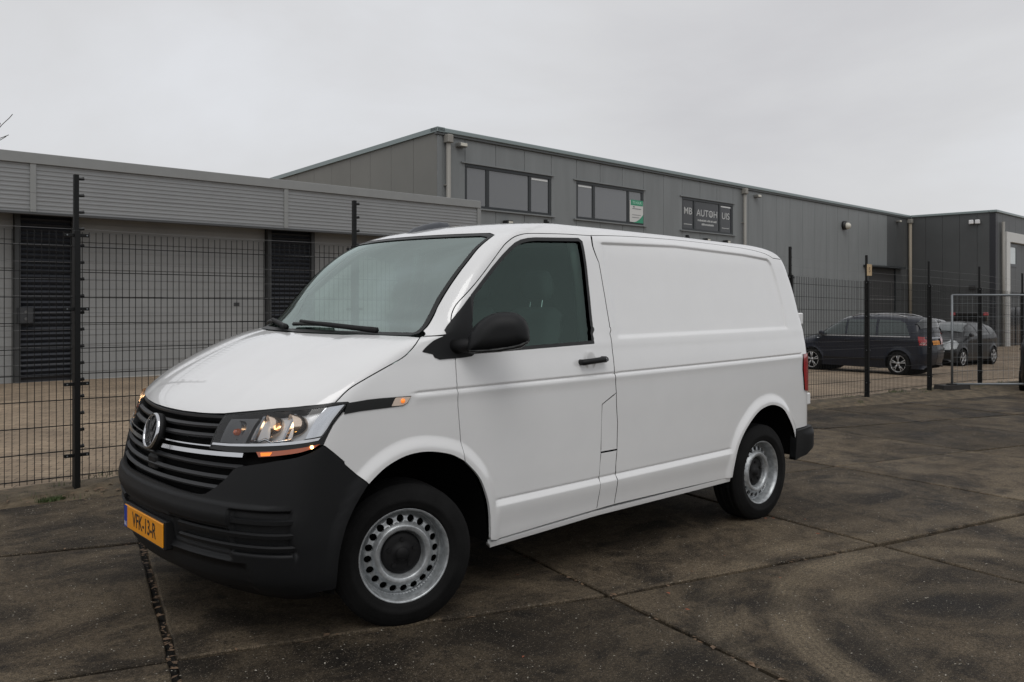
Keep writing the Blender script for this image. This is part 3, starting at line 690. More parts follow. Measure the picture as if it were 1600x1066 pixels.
for dd, sg in ((d1, 1), (d2, -1)):
    f_ = lambda L: [(u*sg, t) for u, t in L]
    panel('window_seal', f_(Sl(shrink(WIN, -.003))), SEAL, dd, holes=[f_(Sl(shrink(WIN, .017)))], off=.002, hem=.02, inset=0, sp=(.05, .05))
    panel('window_glass', f_(Sl(shrink(WIN, .012))), GLASSS, dd, off=-.012, hem=0, inset=0, sp=(.05, .04))
    # handle: recess dish, grip, lock
    hx, hz_ = 1.207, 1.172
    y0 = float(VP(*S(hx, hz_))[1])
    V, Fc = lathe([(0, .004), (.02, .002), (.038, -.004), (.045, -.0012)], 28)
    V = [(v[0]*1.0+hx-.01, y0*sg-(-v[1])*sg*-1*0+(-v[1])*-1*sg*0+sg*(-.0035+v[1]*.6), v[2]*1.25+hz_) for v in V]
    mesh('handle_dish', V, Fc, WHITE, dd, True)
    mb = MB(); yy = (y0-.028)*sg; mb.tube([(hx-.088, y0*sg, hz_-.004), (hx-.092, yy, hz_-.004), (hx-.05, (y0-.034)*sg, hz_-.001), (hx+.05, (y0-.034)*sg, hz_+.004), (hx+.088, yy, hz_+.005), (hx+.09, y0*sg, hz_+.005)], [.016, .0175, .0165, .0165, .018, .017], 10)
    hd = mb.build('door_handle', PLAST, dd, True)
    mb = MB(); mb.tube([(hx+.083, (y0-.03)*sg, hz_+.005), (hx+.083, (y0-.0495)*sg, hz_+.005)], .0105, 12); mb.build('lock', CHROMED, hd)
# filler pieces behind the door
panel('fuel_flap', [S(*p) for p in [(1.405, .979), (1.283, .923), (1.272, .655), (1.409, .655), (1.414, .809)]], WHITE, disp=side_disp, feats=True, mirror=True, hem=.01)
panel('pillar_panel', [S(*p) for p in [(1.272, .6505), (1.260, .514), (1.246, .335), (1.394, .340), (1.402, .479), (1.409, .6505)]], WHITE, disp=side_disp, feats=True, mirror=True, hem=.01)
# load-bay side
racl = Sl(crm(RARCH[:11], 5))
side = drc+[S(*p) for p in FLr[1:]]+[S(1.9, .338)]+racl+[S(3.405, .56), S(3.50, .563), Ru(2.25, .566), Ru(2.52, .566), (2.52, seamc[-1][1]-.004), (2.2, seamc[-1][1]-.004)]+seamc[::-1]
panel('side_panel', side, WHITE, disp=side_disp, feats=True, sp=(.03, .03), mirror=True, edge=.015)
panel('rear_door', [Ru(2.528, .50), Ru(2.999, .50), (2.999, seamc[-1][1]-.01), (2.528, seamc[-1][1]-.01)], WHITE, mirror=True, sp=(.05, .05))
# sill
panel('sill', [S(*p) for p in [(.462, .300), (.80, .312), (1.243, .328), (1.9, .332), (2.575, .335), (2.573, .300), (1.243, .296), (.468, .268)]], WHITE, off=.006, mirror=True, hem=.03)
# black inner shell so that gaps read dark
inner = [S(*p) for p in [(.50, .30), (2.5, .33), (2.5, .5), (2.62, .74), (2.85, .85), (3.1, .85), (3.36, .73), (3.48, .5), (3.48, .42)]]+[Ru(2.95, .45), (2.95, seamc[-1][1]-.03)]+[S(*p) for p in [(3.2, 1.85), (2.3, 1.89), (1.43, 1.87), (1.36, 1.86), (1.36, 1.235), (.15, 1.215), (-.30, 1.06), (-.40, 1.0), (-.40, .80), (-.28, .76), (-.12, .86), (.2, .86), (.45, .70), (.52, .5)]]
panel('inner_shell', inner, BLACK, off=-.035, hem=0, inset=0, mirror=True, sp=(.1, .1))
mb = MB(); mb.box(-.70, 3.60, -.52, .52, .235, .30); mb.box(.52, 2.52, -.86, .86, .272, .33); mb.build('floor_pan', BLACK, van)
# wheel housings
for sg in (1, -1):
    for arc, nm in ((fa, 'f'), (ra, 'r')):
        A = np.array(arc); c = np.array([A[:, 0].mean(), .40]); V = []
        if nm == 'r': A = np.concatenate([[(2.577, .26)], A])
        else: A = np.concatenate([[(-.41, .24)], A])
        for y, k in ((-.928, 1.005), (-.88, 1.04), (-.45, 1.04)):
            for p in A: V.append((*(c+(p-c)*k)[:1], y*sg, max((c+(p-c)*k)[1], .37 if p[0] > 3.3 else .2)))
        n = len(A); Fc = [(r*n+i, r*n+i+1, (r+1)*n+i+1, (r+1)*n+i) for r in range(2) for i in range(n-1)]; Fc.append(tuple(range(2*n, 3*n)))
        mesh('wheel_housing', V, Fc, BLACK, van, True)
# ---- front bumper
bt = [Fy(y, z) for y, z in [(0, .668), (.146, .667), (.30, .663), (.45, .661), (.505, .663), (.542, .671), (.598, .705), (.648, .747), (.676, .785), (.70, .800), (.78, .816), (.858, .835), (.915, .850)]]
bump = bt+[S(-.53, .866), S(-.478, .8922), S(-.379, .8095)]+Sl(crm(FARCHB, 5)[::-1])+[S(-.52, .26), Fy(.86, .255), Fy(.6, .275), Fy(.3, .285), Fy(0, .285)]
ex = []
for z in (.392, .398, .404, .412, .42, .43, .436, .442, .448, .455, .47, .49, .51, .525, .532, .538, .545, .552, .56, .575, .59, .605, .612, .618, .624, .632, .645, .655): ex.append([(u*q, t) for q in (-1,) for u, t in [Fy(y, z) for y in np.arange(.94, .02, -.03)]]+[Fy(y, z) for y in np.arange(.02, .945, .03)])
for sg in (1, -1):
    for y in (.275, .285, .295, .305, .66, .67, .68, .69, .698, .708, .72, .90, .908, .915, .922, .932): ex.append([(u*sg, t) for u, t in [Fy(y, z) for z in np.arange(.40, .645, .03)]])
bmp = panel('front_bumper', bump, PLAST, disp=disp_bump, sym=True, sp=(.03, .02), extra=ex, edge=.015, off=.003, inset=.0008)
panel('lower_lip', [Fy(0, .284), Fy(.3, .284), Fy(.6, .274), Fy(.86, .254), S(-.5, .25), S(-.44, .2), Fy(.8, .18), Fy(.4, .19), Fy(0, .19)], PLASTD, sym=True, off=-.03, hem=0, inset=0)
# ---- grille
grl = [Fy(y, z) for y, z in [(0, 1.0), (.36, 1.003), (.53, 1.012), (.55, .97), (.53, .885), (.62, .87), (.80, .858), (.87, .848), (.70, .79), (.62, .70), (.55, .655), (.3, .64), (0, .64)]]
panel('grille_backing', grl, BLACK, off=-.05, sym=True, hem=0, inset=0, sp=(.06, .04))
gr = empty('grille', (0, 0, 0), 0, van)
def bar(name, mat, ends, prof, parent=gr, n=28):
    """a bar swept along the nose; prof: list of (dz, depth outwards); ends: half-width as function of z or (u0,u1), z(u)"""
    (u0, u1), zf = ends; V = []; m = len(prof)
    for i in range(n+1):
        u = u0+(u1-u0)*i/n; z = zf(abs(u))
        for dz, dp in prof:
            t = Ru(u, z+dz)[1]; V.append(VP(u, t)+VN(np.array(abs(u)+1e-6), np.array(t))*np.array([1, -1 if u < 0 else 1, 1])*dp)
    Fc = [(i*m+k, i*m+(k+1) % m, (i+1)*m+(k+1) % m, (i+1)*m+k) for i in range(n) for k in range(m)]+[tuple(range(m)), tuple(range(n*m, (n+1)*m))[::-1]]
    return mesh(name, V, Fc, mat, parent, False)
_n = VN(np.array([.3]), np.array([Ru(.3, .9)[1]]))[0]; OUT = 1. if _n[0] < 0 else -1.
SLATM = M('lit_grille_plastic', (.020, .021, .023), .45, spec=.4)  # slat plastic coloured paler for the light it catches
SL = [(-.008, -.036*OUT), (-.004, -.008*OUT), (.004, -.002*OUT), (.017, -.012*OUT), (.012, -.038*OUT)]
for zc_, ue in ((.985, .325), (.941, .325), (.899, .322)): bar('slat', SLATM, ((-ue, ue), lambda u, z=zc_: z+.018*(u/.35)**2-.006), SL)
for zc_, ue in ((.790, .43), (.741, .405), (.697, .362)): bar('slat', SLATM, ((-ue, ue), lambda u, z=zc_: z+.008*(u/.4)**2-.008), SL)
CH = [(-.006, -.02*OUT), (-.005, .006*OUT), (.005, .006*OUT), (.006, -.02*OUT)]
bar('chrome_line', CHROME, ((-.32, .32), lambda u: .858+.012*(u/.32)**2), [(a*.55, b) for a, b in CH])
for sg in (-1, 1): bar('chrome_strip', CHROME, ((sg*.075, sg*.432), lambda u: .829+.020*((u-.05)/.38)**1.3 if u > .05 else .829), [(-.011, -.02*OUT), (-.010, .008*OUT), (.008, .008*OUT), (.011, -.02*OUT)])
mb = MB(); mb.box(-.865, -.80, -.055, .055, .700, .775, .012); mb.build('radar_cover', PLASTD, gr)
RB = [(-.013, -.032*OUT), (-.010, -.004*OUT), (.006, -.001*OUT), (.012, -.010*OUT), (.006, -.034*OUT)]
for sg in (-1, 1):
    for zc_, u0 in ((.580, .418), (.520, .23), (.466, .23)):
        bar('rib', PLAST, ((sg*u0, sg*.665), lambda u, z=zc_, q=u0: z+.006*(u-.4)), RB, bmp)
# ---- badge on the grille
bx, bz = -.862, .885; bd = empty('badge', (bx, 0, bz), 0, van); bd.rotation_euler = (0, R_(14), 0)
V, Fc = lathe([(0, .0), (.078, .0), (.088, -.006), (.088, -.03), (0, -.03)], 48); mesh('badge_disc', [(v[1]*-1, v[0], v[2]) for v in V], [f[::-1] for f in Fc], PLASTD, bd, True)
V, Fc = lathe([(.072, 0), (.072, .008), (.0775, .011), (.085, .008), (.087, 0)], 48); mesh('badge_ring', [(-v[1], v[0], v[2]) for v in V], [f[::-1] for f in Fc], CHROME, bd, True)
mb = MB()
def stroke(p, q, w=.0068):
    p, q = np.array(p, float), np.array(q, float); d = (q-p)/np.hypot(*(q-p)); n_ = np.array([-d[1], d[0]])*w
    poly = [p+n_, q+n_, q-n_, p-n_]; mb.prism([(a[0], a[1]) for a in poly], -.009, .0, 'yz')
for sg in (-1, 1):
    stroke((sg*.030, .066), (sg*.004, .006)); stroke((sg*.058, .043), (sg*.026, -.055)); stroke((sg*.026, -.055), (sg*.0, -.008))
mb.build('badge_letters', CHROME, bd)
# ---- number plate
pl = MB().box(-.906, -.898, -.26, .26, .387, .497, .003).build('number_plate', PLATEY, van)
mb = MB(); mb.box(-.9072, -.9062, .220, .2585, .389, .495); mb.build('country_band', PLATEB, pl)
text_mesh('plate_text', 'VFK-13-R', .098, INK, pl, ((-.9068, -.018, .4415), (0, -1, 0), (0, 0, 1), (-1, 0, 0)), .0002, sx=.82, bold=.0012)
mb = MB(); mb.box(-.9005, -.8985, -.264, .264, .4975, .503); mb.box(-.9005, -.8985, -.264, .264, .381, .3865); mb.build('plate_holder', CHROMED, pl)
mb = MB(); mb.box(-.898, -.83, -.27, .27, .375, .508, .006); mb.build('plate_carrier', PLASTD, pl)
text_mesh('band_letters', 'NL', .03, M('plate_white', (.7, .7, .7), .5), pl, ((-.9074, .239, .405), (0, -1, 0), (0, 0, 1), (-1, 0, 0)), .0002)
# ---- headlights, indicators, side strips
HL = [Fy(.528, 1.002), Fy(.512, .875), Fy(.62, .878), Fy(.78, .889), S(-.57, .904), S(-.496, .914), S(-.43, .98), S(-.362, 1.058), S(-.42, 1.058), Fy(.90, 1.044), Fy(.768, 1.029), Fy(.64, 1.011)]
for sg in (1, -1):
    f_ = lambda L: [(u*sg, t) for u, t in L]
    hl = panel('headlight', f_(HL), BLACK, off=-.075, hem=0, inset=0, sp=(.05, .03))
    big_ = [Fy(.517, 1.014), Fy(.500, .858), Fy(.66, .855), Fy(.8, .868), Fy(.90, .878), S(-.50, .893), S(-.478, .893), S(-.35, 1.064), S(-.353, 1.071), S(-.41, 1.073), Fy(.90, 1.060), Fy(.768, 1.045), Fy(.64, 1.0255)]
    panel('lamp_rim', f_(big_), SEAL, hl, holes=[f_(HL)], off=-.001, hem=.075, inset=.001, sp=(.05, .03))
    panel('lens', f_(HL), GLASSL, hl, off=.0, hem=0, inset=.001, sp=(.05, .03))
    lowp = [Fy(.516, .876), Fy(.62, .879), Fy(.78, .890), S(-.57, .905), S(-.498, .915), S(-.488, .926), S(-.57, .917), Fy(.78, .901), Fy(.62, .889), Fy(.518, .885)]
    panel('chrome_sill', f_(lowp), CHROME, hl, off=.001, hem=.02, inset=0, sp=(.05, .03))
    endp = [S(-.470, .938), S(-.362, 1.058), S(-.425, 1.058), Fy(.890, 1.040), Fy(.880, 1.028), S(-.47, 1.035), S(-.49, .985)]
    panel('chrome_corner', f_([S(-.474, .932), S(-.364, 1.057), S(-.452, 1.053), S(-.548, .924)]), CHROME, hl, off=-.012, hem=.02, inset=0, sp=(.03, .02))
    panel('inner_bezel', f_([Fy(.545, .995), Fy(.535, .892), Fy(.685, .894), Fy(.70, 1.008)]), M('bezel_grey', (.15, .155, .16), .35, metal=.3, coat=.6), hl, off=-.022, hem=.02, inset=0, sp=(.05, .03))
    panel('reflector_back', f_([Fy(.70, 1.010), Fy(.69, .894), Fy(.80, .905), Fy(.90, .915), S(-.53, .93), S(-.45, 1.045), Fy(.89, 1.038), Fy(.79, 1.024)]), M('bright_reflector', (.62, .62, .62), .3, metal=.35, coat=.5), hl, off=-.040, hem=.0, inset=0, sp=(.03, .02))
    # reflectors behind the lens
    def pt(y, z, d): u, t = Fy(y, z); p = VP(u, t)+VN(np.array(u), np.array(t))*OUT*-1*d*0+np.array([d, 0, 0]); return np.array([p[0], -abs(p[1])*sg if sg > 0 else abs(p[1]), p[2]])
    for (yc, zc_, rr, dd_, mt, bulb) in ((.62, .945, .040, .05, CHROMED, None), (.765, .962, .056, .042, WARM, BULB), (.852, .972, .055, .044, WARM, BULB)):
        c = pt(yc, zc_, dd_); V, Fc = lathe([(.008, .055), (rr*.55, .045), (rr*.85, .02), (rr, -.02)], 24); ang = R_(-14)*sg
        W_ = []
        for (a, b_, c_) in V:
            lx, ly = b_, a*.92; W_.append((c[0]+lx*math.cos(ang)-ly*math.sin(ang), c[1]+lx*math.sin(ang)+ly*math.cos(ang), c[2]+c_*.95))
        rf = mesh('reflector', W_, Fc, mt, hl, True)
        if bulb:
            V, Fc = lathe([(0, -.022), (.009, -.018), (.012, 0), (.009, .03), (0, .032)], 14); mesh('bulb', [(c[0]+.012+v[1], c[1]+v[0], c[2]+v[2]) for v in V], Fc, bulb, hl, True)
    c = pt(.62, .935, .012); V, Fc = lathe([(0, -.012), (.012, -.006), (.016, .01), (.012, .03)], 14); mesh('orange_reflection', [(c[0]+v[1], c[1]+v[0], c[2]+v[2]) for v in V], Fc, AMBERD, hl, True)  # small amber body stands in for an orange reflection inside the lamp
    for (y0, y1, zb, zt_, dd_) in ((.700, .712, .895, 1.015, .03), (.735, .742, .897, 1.0, .05), (.828, .836, .902, 1.02, .035)):
        a, b_, c, d_ = pt(y0, zb, dd_), pt(y1, zb, dd_), pt(y1, zt_, dd_), pt(y0, zt_, dd_); bk = np.array([.05, 0, 0]); V = [a, b_, c, d_, a+bk, b_+bk, c+bk, d_+bk]
        mesh('divider', V, [(0, 1, 2, 3), (4, 7, 6, 5), (0, 4, 5, 1), (1, 5, 6, 2), (2, 6, 7, 3), (3, 7, 4, 0)], CHROMED, hl)
    a, b_ = pt(.62, .902, .03), pt(.86, .915, .04); MB().tube([tuple(a), tuple(pt(.74, .902, .03)), tuple(pt(.765, .915, .03)), tuple(pt(.79, .902, .035)), tuple(b_)], .006, 6).build('light_guide', CHROME, hl, True)
    ind = panel('indicator', f_([Fy(.770, .866), S(-.58, .885), S(-.492, .900), S(-.515, .886), S(-.57, .869), Fy(.786, .846)]), AMBERD, off=.004, hem=.02, inset=0, sp=(.03, .015))
    panel('lit_segment', f_([Fy(.79, .864), Fy(.835, .868), Fy(.83, .854), Fy(.795, .850)]), AMBER, ind, off=.0055, hem=.01, inset=0, sp=(.02, .01))
    c = VP(*S(-.525, .8895))*np.array([1, sg, 1]); V, Fc = lathe([(0, -.008), (.006, -.005), (.008, 0), (.006, .005), (0, .008)], 10); mesh('indicator_bulb', [(c[0]-.004+v[0], c[1]-.006*sg+v[1], c[2]+v[2]) for v in V], Fc, BULB2, ind, True)
    st = panel('side_strip', f_([S(-.358, 1.063), S(-.20, 1.071), S(-.025, 1.069), S(-.046, 1.038), S(-.072, 1.027), S(-.20, 1.024), S(-.378, 1.016)]), SEAL, off=.003, hem=.012, inset=0, sp=(.05, .02))
    rp_ = panel('side_repeater', f_([S(-.112, 1.0675), S(-.030, 1.066), S(-.050, 1.040), S(-.074, 1.030), S(-.135, 1.031)]), M('clear_lens', (.75, .62, .52), .15, coat=1.), st, off=.006, hem=.006, inset=0, sp=(.03, .015))
    c = VP(*S(-.075, 1.050))*np.array([1, sg, 1]); V, Fc = lathe([(0, -.006), (.010, -.003), (.011, .004)], 12); mesh('repeater_bulb', [(c[0]+v[0], c[1]-.008*sg+v[1], c[2]+v[2]) for v in V], Fc, AMBER, rp_, True)
# ---- mirrors
MO = [(0, .028), (.012, .075), (.04, .125), (.085, .165), (.135, .190), (.20, .197), (.25, .190), (.285, .165), (.305, .125), (.312, .08), (.308, .05), (.27, .026), (.17, .008), (.06, .0), (.012, .004)]
for sg in (1, -1):
    mr_ = empty('wing_mirror', (0, 0, 0), 0, van); ax = np.array([.252, -.19*sg, 0]); ax /= np.linalg.norm(ax); nn_ = np.array([-.60, -.80*sg, 0]); O = np.array([.288, -.962*sg, 1.256])
    mapper = lambda P, d: O+P[:, :1]*ax+np.array([0, 0, 1.])*P[:, 1:2]+np.asarray(d)[:, None]*nn_
    inflate('housing', crm(MO, 3, True), .075, .075, mapper, PLAST, mr_, .012, 2.2, Tb=.045)
    low = [(.004, .024), (.10, .030), (.22, .046), (.309, .075), (.306, .05), (.27, .024), (.17, .006), (.06, -.002), (.012, .002)]
    inflate('lower_cover', low, .081, .03, lambda P, d: O+P[:, :1]*ax+np.array([0, 0, 1.])*P[:, 1:2]+np.asarray(d)[:, None]*nn_+np.array([0, 0, -.004]), SEAL, mr_, .012, 2.2, Tb=.06)
    g_ = np.array([[.05, .03], [.27, .05], [.285, .15], [.2, .18], [.09, .15]]); V = mapper(g_, np.full(5, -.046)); mesh('mirror_glass', V, [(0, 1, 2, 3, 4)], CHROMED, mr_)
    mb = MB(); mb.tube([(.25, -.90*sg, 1.285), (.30, -.965*sg, 1.29), (.335, -1.00*sg, 1.30)], [.036, .034, .032], 12); mb.build('arm', PLASTD, mr_, True)
    panel('mirror_base', [(u*sg, t) for u, t in Sl([(.118, 1.252), (.125, 1.238), (.155, 1.226), (.30, 1.229), (.352, 1.233), (.372, 1.245), (.396, 1.53), (.268, 1.412), (.212, 1.362), (.190, 1.335)])], PLAST, mr_, off=.006, hem=.02, inset=0, sp=(.03, .03))
# ---- wipers
def on(y, z, d): p = VP(*Fy(y, z)); return (p[0]-d*.75, -y, p[2]+d*.65)
for pts_, arm in (([(.22, 1.372), (.02, 1.372), (-.16, 1.368)], [(-.16+.08, 1.378), (.30, 1.362), (.62, 1.345)]), ([(-.82, 1.36), (-.70, 1.372), (-.55, 1.37)], [(-.62, 1.378), (-.4, 1.365), (-.15, 1.345)])):
    wp = empty('wiper', (0, 0, 0), 0, van)
    def P_(y, z, d): p = VP(*Fy(abs(y), z)); return (p[0]-d*.75, -y, p[2]+d*.65)
    MB().tube([P_(y, z, .016) for y, z in crm(pts_, 4)], .012, 6).build('blade', SEAL, wp, True)
    MB().tube([P_(y, z, .026) for y, z in crm(arm, 4)], [.011]*3+[.014]*4+[.016]*2, 6).build('wiper_arm', PLASTD, wp, True)
# ---- roof aerial
V = []
for i, (x, h, w) in enumerate([(.62, .0, .02), (.66, .028, .035), (.74, .044, .042), (.84, .050, .042), (.90, .042, .036), (.925, .0, .03)]):
    zb = 1.908+.045*(x-.62)/.3
    for k in range(9): a = math.pi*k/8; V.append((x, w*math.cos(a), zb+h*math.sin(a)**.6))
mesh('roof_aerial', V, [(i*9+k, i*9+k+1, (i+1)*9+k+1, (i+1)*9+k) for i in range(5) for k in range(8)], M('aerial_grey', (.05, .055, .065), .4), van, True)
# ---- rear: lamps, hinges, bumper
for sg in (1, -1):
    f_ = lambda L: [(u*sg, t) for u, t in L]
    panel('tail_light', f_([S(3.548, 1.108), S(3.54, 1.0), S(3.562, .84), Ru(2.45, .82), Ru(2.50, 1.112), Ru(2.3, 1.112)]), REDL, off=.009, hem=.02, inset=0, sp=(.03, .03))
    for z in (1.37, .765):
        p = VP(*Ru(2.36, z))*np.array([1, sg, 1]); MB().box(p[0]-.035, p[0]+.03, p[1]-.004*sg-.014, p[1]-.004*sg+.014, z-.045, z+.045, .008).build('hinge', WHITE, van)
panel('rear_bumper', [S(3.402, .556), S(3.50, .560), Ru(2.2, .565), Ru(2.5, .565), Ru(2.999, .565), Ru(2.999, .42), Ru(2.5, .42), Ru(2.3, .42), Ru(2.15, .395), S(3.50, .36), S(3.395, .343)], PLAST, off=.03, hem=.05, inset=0, mirror=True, disp=lambda P: .02*sm((P[..., 0]-3.45)/.2)*sm((.56-P[..., 2])/.03))
# ---- cab interior
MB().box(1.34, 1.36, -.86, .86, .3, 1.245).build('bulkhead', INTER, van); MB().box(1.34, 1.36, -.74, .74, 1.245, 1.84).build('bulkhead', INTER, van)
mb = MB(); mb.prism([(-.05, 1.24), (.10, 1.315), (.34, 1.325), (.44, 1.27), (.46, 1.10), (.40, .8), (.05, .8)], -.84, .84); mb.build('dashboard', M('dash_grey', (.05, .052, .055), .75), van)
inflate('seat_back', rnd([(-.24, 0), (.24, 0), (.22, .62), (-.22, .62)], .08), .07, .08, lambda P, d: np.stack([1.12-np.asarray(d)+P[:, 1]*.16, -.47+P[:, 0], .85+P[:, 1]], 1), SEATM, van, .05)
inflate('seat_back', rnd([(-.45, 0), (.45, 0), (.43, .62), (-.43, .62)], .08), .07, .08, lambda P, d: np.stack([1.12-np.asarray(d)+P[:, 1]*.16, .32+P[:, 0], .85+P[:, 1]], 1), SEATM, van, .06)
for yc in (-.47, .12, .52): inflate('headrest', rnd([(-.13, 0), (.13, 0), (.12, .18), (-.12, .18)], .06), .05, .06, lambda P, d: np.stack([1.235-np.asarray(d), yc+P[:, 0], 1.51+P[:, 1]], 1), SEATM, van, .03)
for yc in (-.52, -.42): MB().tube([(1.215, yc, 1.44), (1.23, yc, 1.52)], .006, 8).build('headrest_post', CHROME, van)
MB().box(.72, 1.2, -.73, -.21, .72, .86, .05).build('seat_cushion', SEATM, van); MB().box(.72, 1.2, -.1, .78, .72, .86, .05).build('seat_cushion', SEATM, van)
ring_ = [(.19*math.cos(a), .19*math.sin(a)) for a in np.linspace(0, 2*math.pi, 33)]
stw = MB().tube([(.56+b*.45, -.47+a, 1.20+b*.89) for a, b in ring_], .014, 8).build('steering_wheel', PLASTD, van, True)
MB().tube([(.40, -.47, 1.28), (.555, -.47, 1.20)], [.03, .05], 10).build('hub', PLASTD, stw)
for sg in (-1, 1): MB().tube([(1.30, .80*sg, 1.25), (1.31, .745*sg, 1.60), (1.30, .70*sg, 1.84)], .03, 8).build('pillar_trim', LININ, van, True)
MB().box(.86, 1.36, -.60, .60, 1.868, 1.878).build('headliner', LININ, van)

# ---- wheels
def wheel_parts(parent):
    Rt = .335
    prof = [(.215, .085), (.222, .098), (.235, .104), (.250, .1070), (.252, .1085), (.268, .1092), (.270, .1078), (.295, .1062), (.297, .1045), (.312, .100), (.323, .092), (.330, .082)]
    tr = []
    for y in (.080, .052, .049, .040, .037, .014, .011): tr += [y]
    half = prof[:]; half += [(Rt-.002, .080)]
    for y in (.055,): half.append((Rt, y))
    for y in (.050, .042): half.append((Rt-.007 if y < .0505 and y > .0415 else Rt, y))
    half += [(Rt, .038), (Rt, .016), (Rt-.007, .0145), (Rt-.007, .006), (Rt, .0045)]
    full = [(r, -y) for r, y in half]+[(r, y) for r, y in half[::-1]]
    V, Fc = lathe(full, 72); V = np.array(V); V[:, 2] = np.maximum(V[:, 2], -.3215); ty = mesh('tyre', V, Fc, RUBBER, parent, True)
    # rim: outward is -Y
    lip = [(.205, -.070), (.2105, -.089), (.2165, -.0945), (.2225, -.092), (.2225, -.086)]
    dish = lambda r: np.interp(r, [.0, .098, .106, .118, .132, .143, .152, .178, .190, .199, .205], [-.030, -.030, -.058, -.0705, -.071, -.062, -.052, -.046, -.040, -.045, -.070])
    dd = pchip([0, .098, .108, .118, .130, .143, .152, .178, .188, .196, .203, .206], [-.028, -.028, -.058, -.070, -.0715, -.061, -.050, -.0425, -.026, -.016, -.040, -.072])
    n = 20; ca = lambda r, a: (r*math.cos(a), r*math.sin(a)); outer = np.array([ca(.206, 2*math.pi*k/100+.0137) for k in range(100)]); innr = np.array([ca(.096, 2*math.pi*k/60+.0071) for k in range(60)])
    hol = [np.array([(.1645*math.cos(2*math.pi*i/n+.05)+.0173*math.cos(b), .1645*math.sin(2*math.pi*i/n+.05)+.0173*math.sin(b)) for b in np.linspace(0, 2*math.pi, 17)[:-1]+.031]) for i in range(n)]
    G = np.array([ca(r, 2*math.pi*(k+(q % 2)*.5)/80+.0031) for q, r in enumerate((.101, .106, .112, .118, .124, .130, .137, .144, .149, .184, .188, .192, .196, .200, .203)) for k in range(80)])
    P, T, LI = cdt([outer, innr]+hol, G); r = np.hypot(P[:, 0], P[:, 1]); y = dd(r)
    V = [(p[0], yy, p[1]) for p, yy in zip(P, y)]; e_ = 1e-4; sl_ = (dd(r+e_)-dd(r-e_))/(2*e_); N = [(sl_[i]*p[0]/rr*1, -1, sl_[i]*p[1]/rr) for i, (p, rr) in enumerate(zip(P, r))]; N = [np.array(q)/np.linalg.norm(q) for q in N]
    Fc = [tuple(q) for q in T]; V = list(map(tuple, V))
    for li in LI[2:]:
        n0 = len(V); m = len(li); c = P[li].mean(0)
        for i in li: V += [V[i], (V[i][0], V[i][1]+.012, V[i][2])]; d = c-P[i]; d /= np.hypot(*d); N += [np.array((d[0], 0, d[1]))]*2
        Fc += [(n0+2*a, n0+2*((a+1) % m), n0+2*((a+1) % m)+1, n0+2*a+1) for a in range(m)]
    rm_ = mesh('rim', V, Fc, STEEL, parent, normals=N)
    V, Fc = lathe(lip+[(.214, -.05), (.206, .02), (.20, .085)], 72); mesh('rim_flange', V, Fc, STEEL, rm_, True)
    V, Fc = lathe([(.0, .012), (.20, .012)], 40); mesh('brake_disc', V, Fc, BLACK, rm_)
    V, Fc = lathe([(0, -.062), (.026, -.062), (.030, -.058), (.034, -.047), (.060, -.0455), (.085, -.044), (.097, -.038), (.101, -.024)], 48); hc = mesh('hub_cap', V, Fc, PLASTD, parent, True)
    for k in range(5):
        mb = MB(); a = 2*math.pi*k/5+.3; c_, s_ = math.cos(a), math.sin(a); mb.tube([(.066*c_, -.040, .066*s_), (.066*c_, -.052, .066*s_)], .011, 8); mb.build('bolt_cover', PLASTD, hc)
    return parent
HZ = .3215
w0 = empty('wheel', (0, -.814, HZ), R_(-17), van); wheel_parts(w0)
for (x, y, rz) in ((0, .814, math.pi-R_(17)), (3.0, -.812, 0), (3.0, .812, math.pi)):
    c = copy_tree(w0, van); c.location = (x, y, HZ+float(gz(x))); c.rotation_euler = (0, 0 if rz == 0 or abs(rz) > 3 or True else 0, rz)
# ================================================================== FENCE
FBLK = M('fence_paint', (.0045, .005, .005), .55, spec=.3)
GALV = M('galvanised', (.22, .235, .245), .55, metal=.6, var=.15)
WIREL = M('strand_wire', (.20, .20, .20), .45, metal=.7)
fence = tag(empty('mesh_fence', (-.386, 3.08, 0)), 'black welded mesh fence with tall spiked posts behind the van', 'fence')
PX = [-2.87, -.386, 2.085, 4.6, 7.2, 9.72, 12.1, 14.5, 16.84, 19.2]
fl = lambda x, dy=0, z=0: (x+.386, float(fence_y(x))-3.08+dy, float(gz(x))+z)
def post(x, thick):
    p = fl(x); w = .021
    mb = MB(); mb.box(-w, w, -.03, .05, -.1, 2.06, .004); po = mb.build('post', FBLK, fence, loc=p)
    mb = MB(); mb.box(-.018, .018, .0, .036, 2.06, 2.50, .002); mb.build('spike', FBLK, po)
    for z in (.29, .85, 1.44, 2.02):
        for sg in (-1, 1):
            mb = MB(); mb.box(.0205 if sg > 0 else -.092, .092 if sg > 0 else -.0205, -.014, .012, z-.013, z+.013, .003); br = mb.build('clamp', FBLK, po)
            MB().tube([(.072*sg, -.014, z), (.072*sg, -.020, z)], .006, 6).build('bolt', GALV, br)
    for z in np.arange(.35, 2.5, .1325): MB().tube([(.012, .030, z), (.034, .034, z), (.062, .034, z+.004)], [.011, .013, .015], 6).build('insulator', SEAL, po)
    return po
for k, x in enumerate(PX): post(x, 1)
def bar_box(V, Fc, a, b, w, h):
    a, b = Vector(a), Vector(b); d = (b-a).normalized(); s = Vector((0, 0, 1)) if abs(d.z) < .9 else Vector((1, 0, 0)); u = d.cross(s).normalized()*w; v = u.cross(d).normalized()*h; n = len(V)
    V += [a+u+v, a-u+v, a-u-v, a+u-v, b+u+v, b-u+v, b-u-v, b+u-v]; Fc += [(n, n+4, n+5, n+1), (n+1, n+5, n+6, n+2), (n+2, n+6, n+7, n+3), (n+3, n+7, n+4, n)]
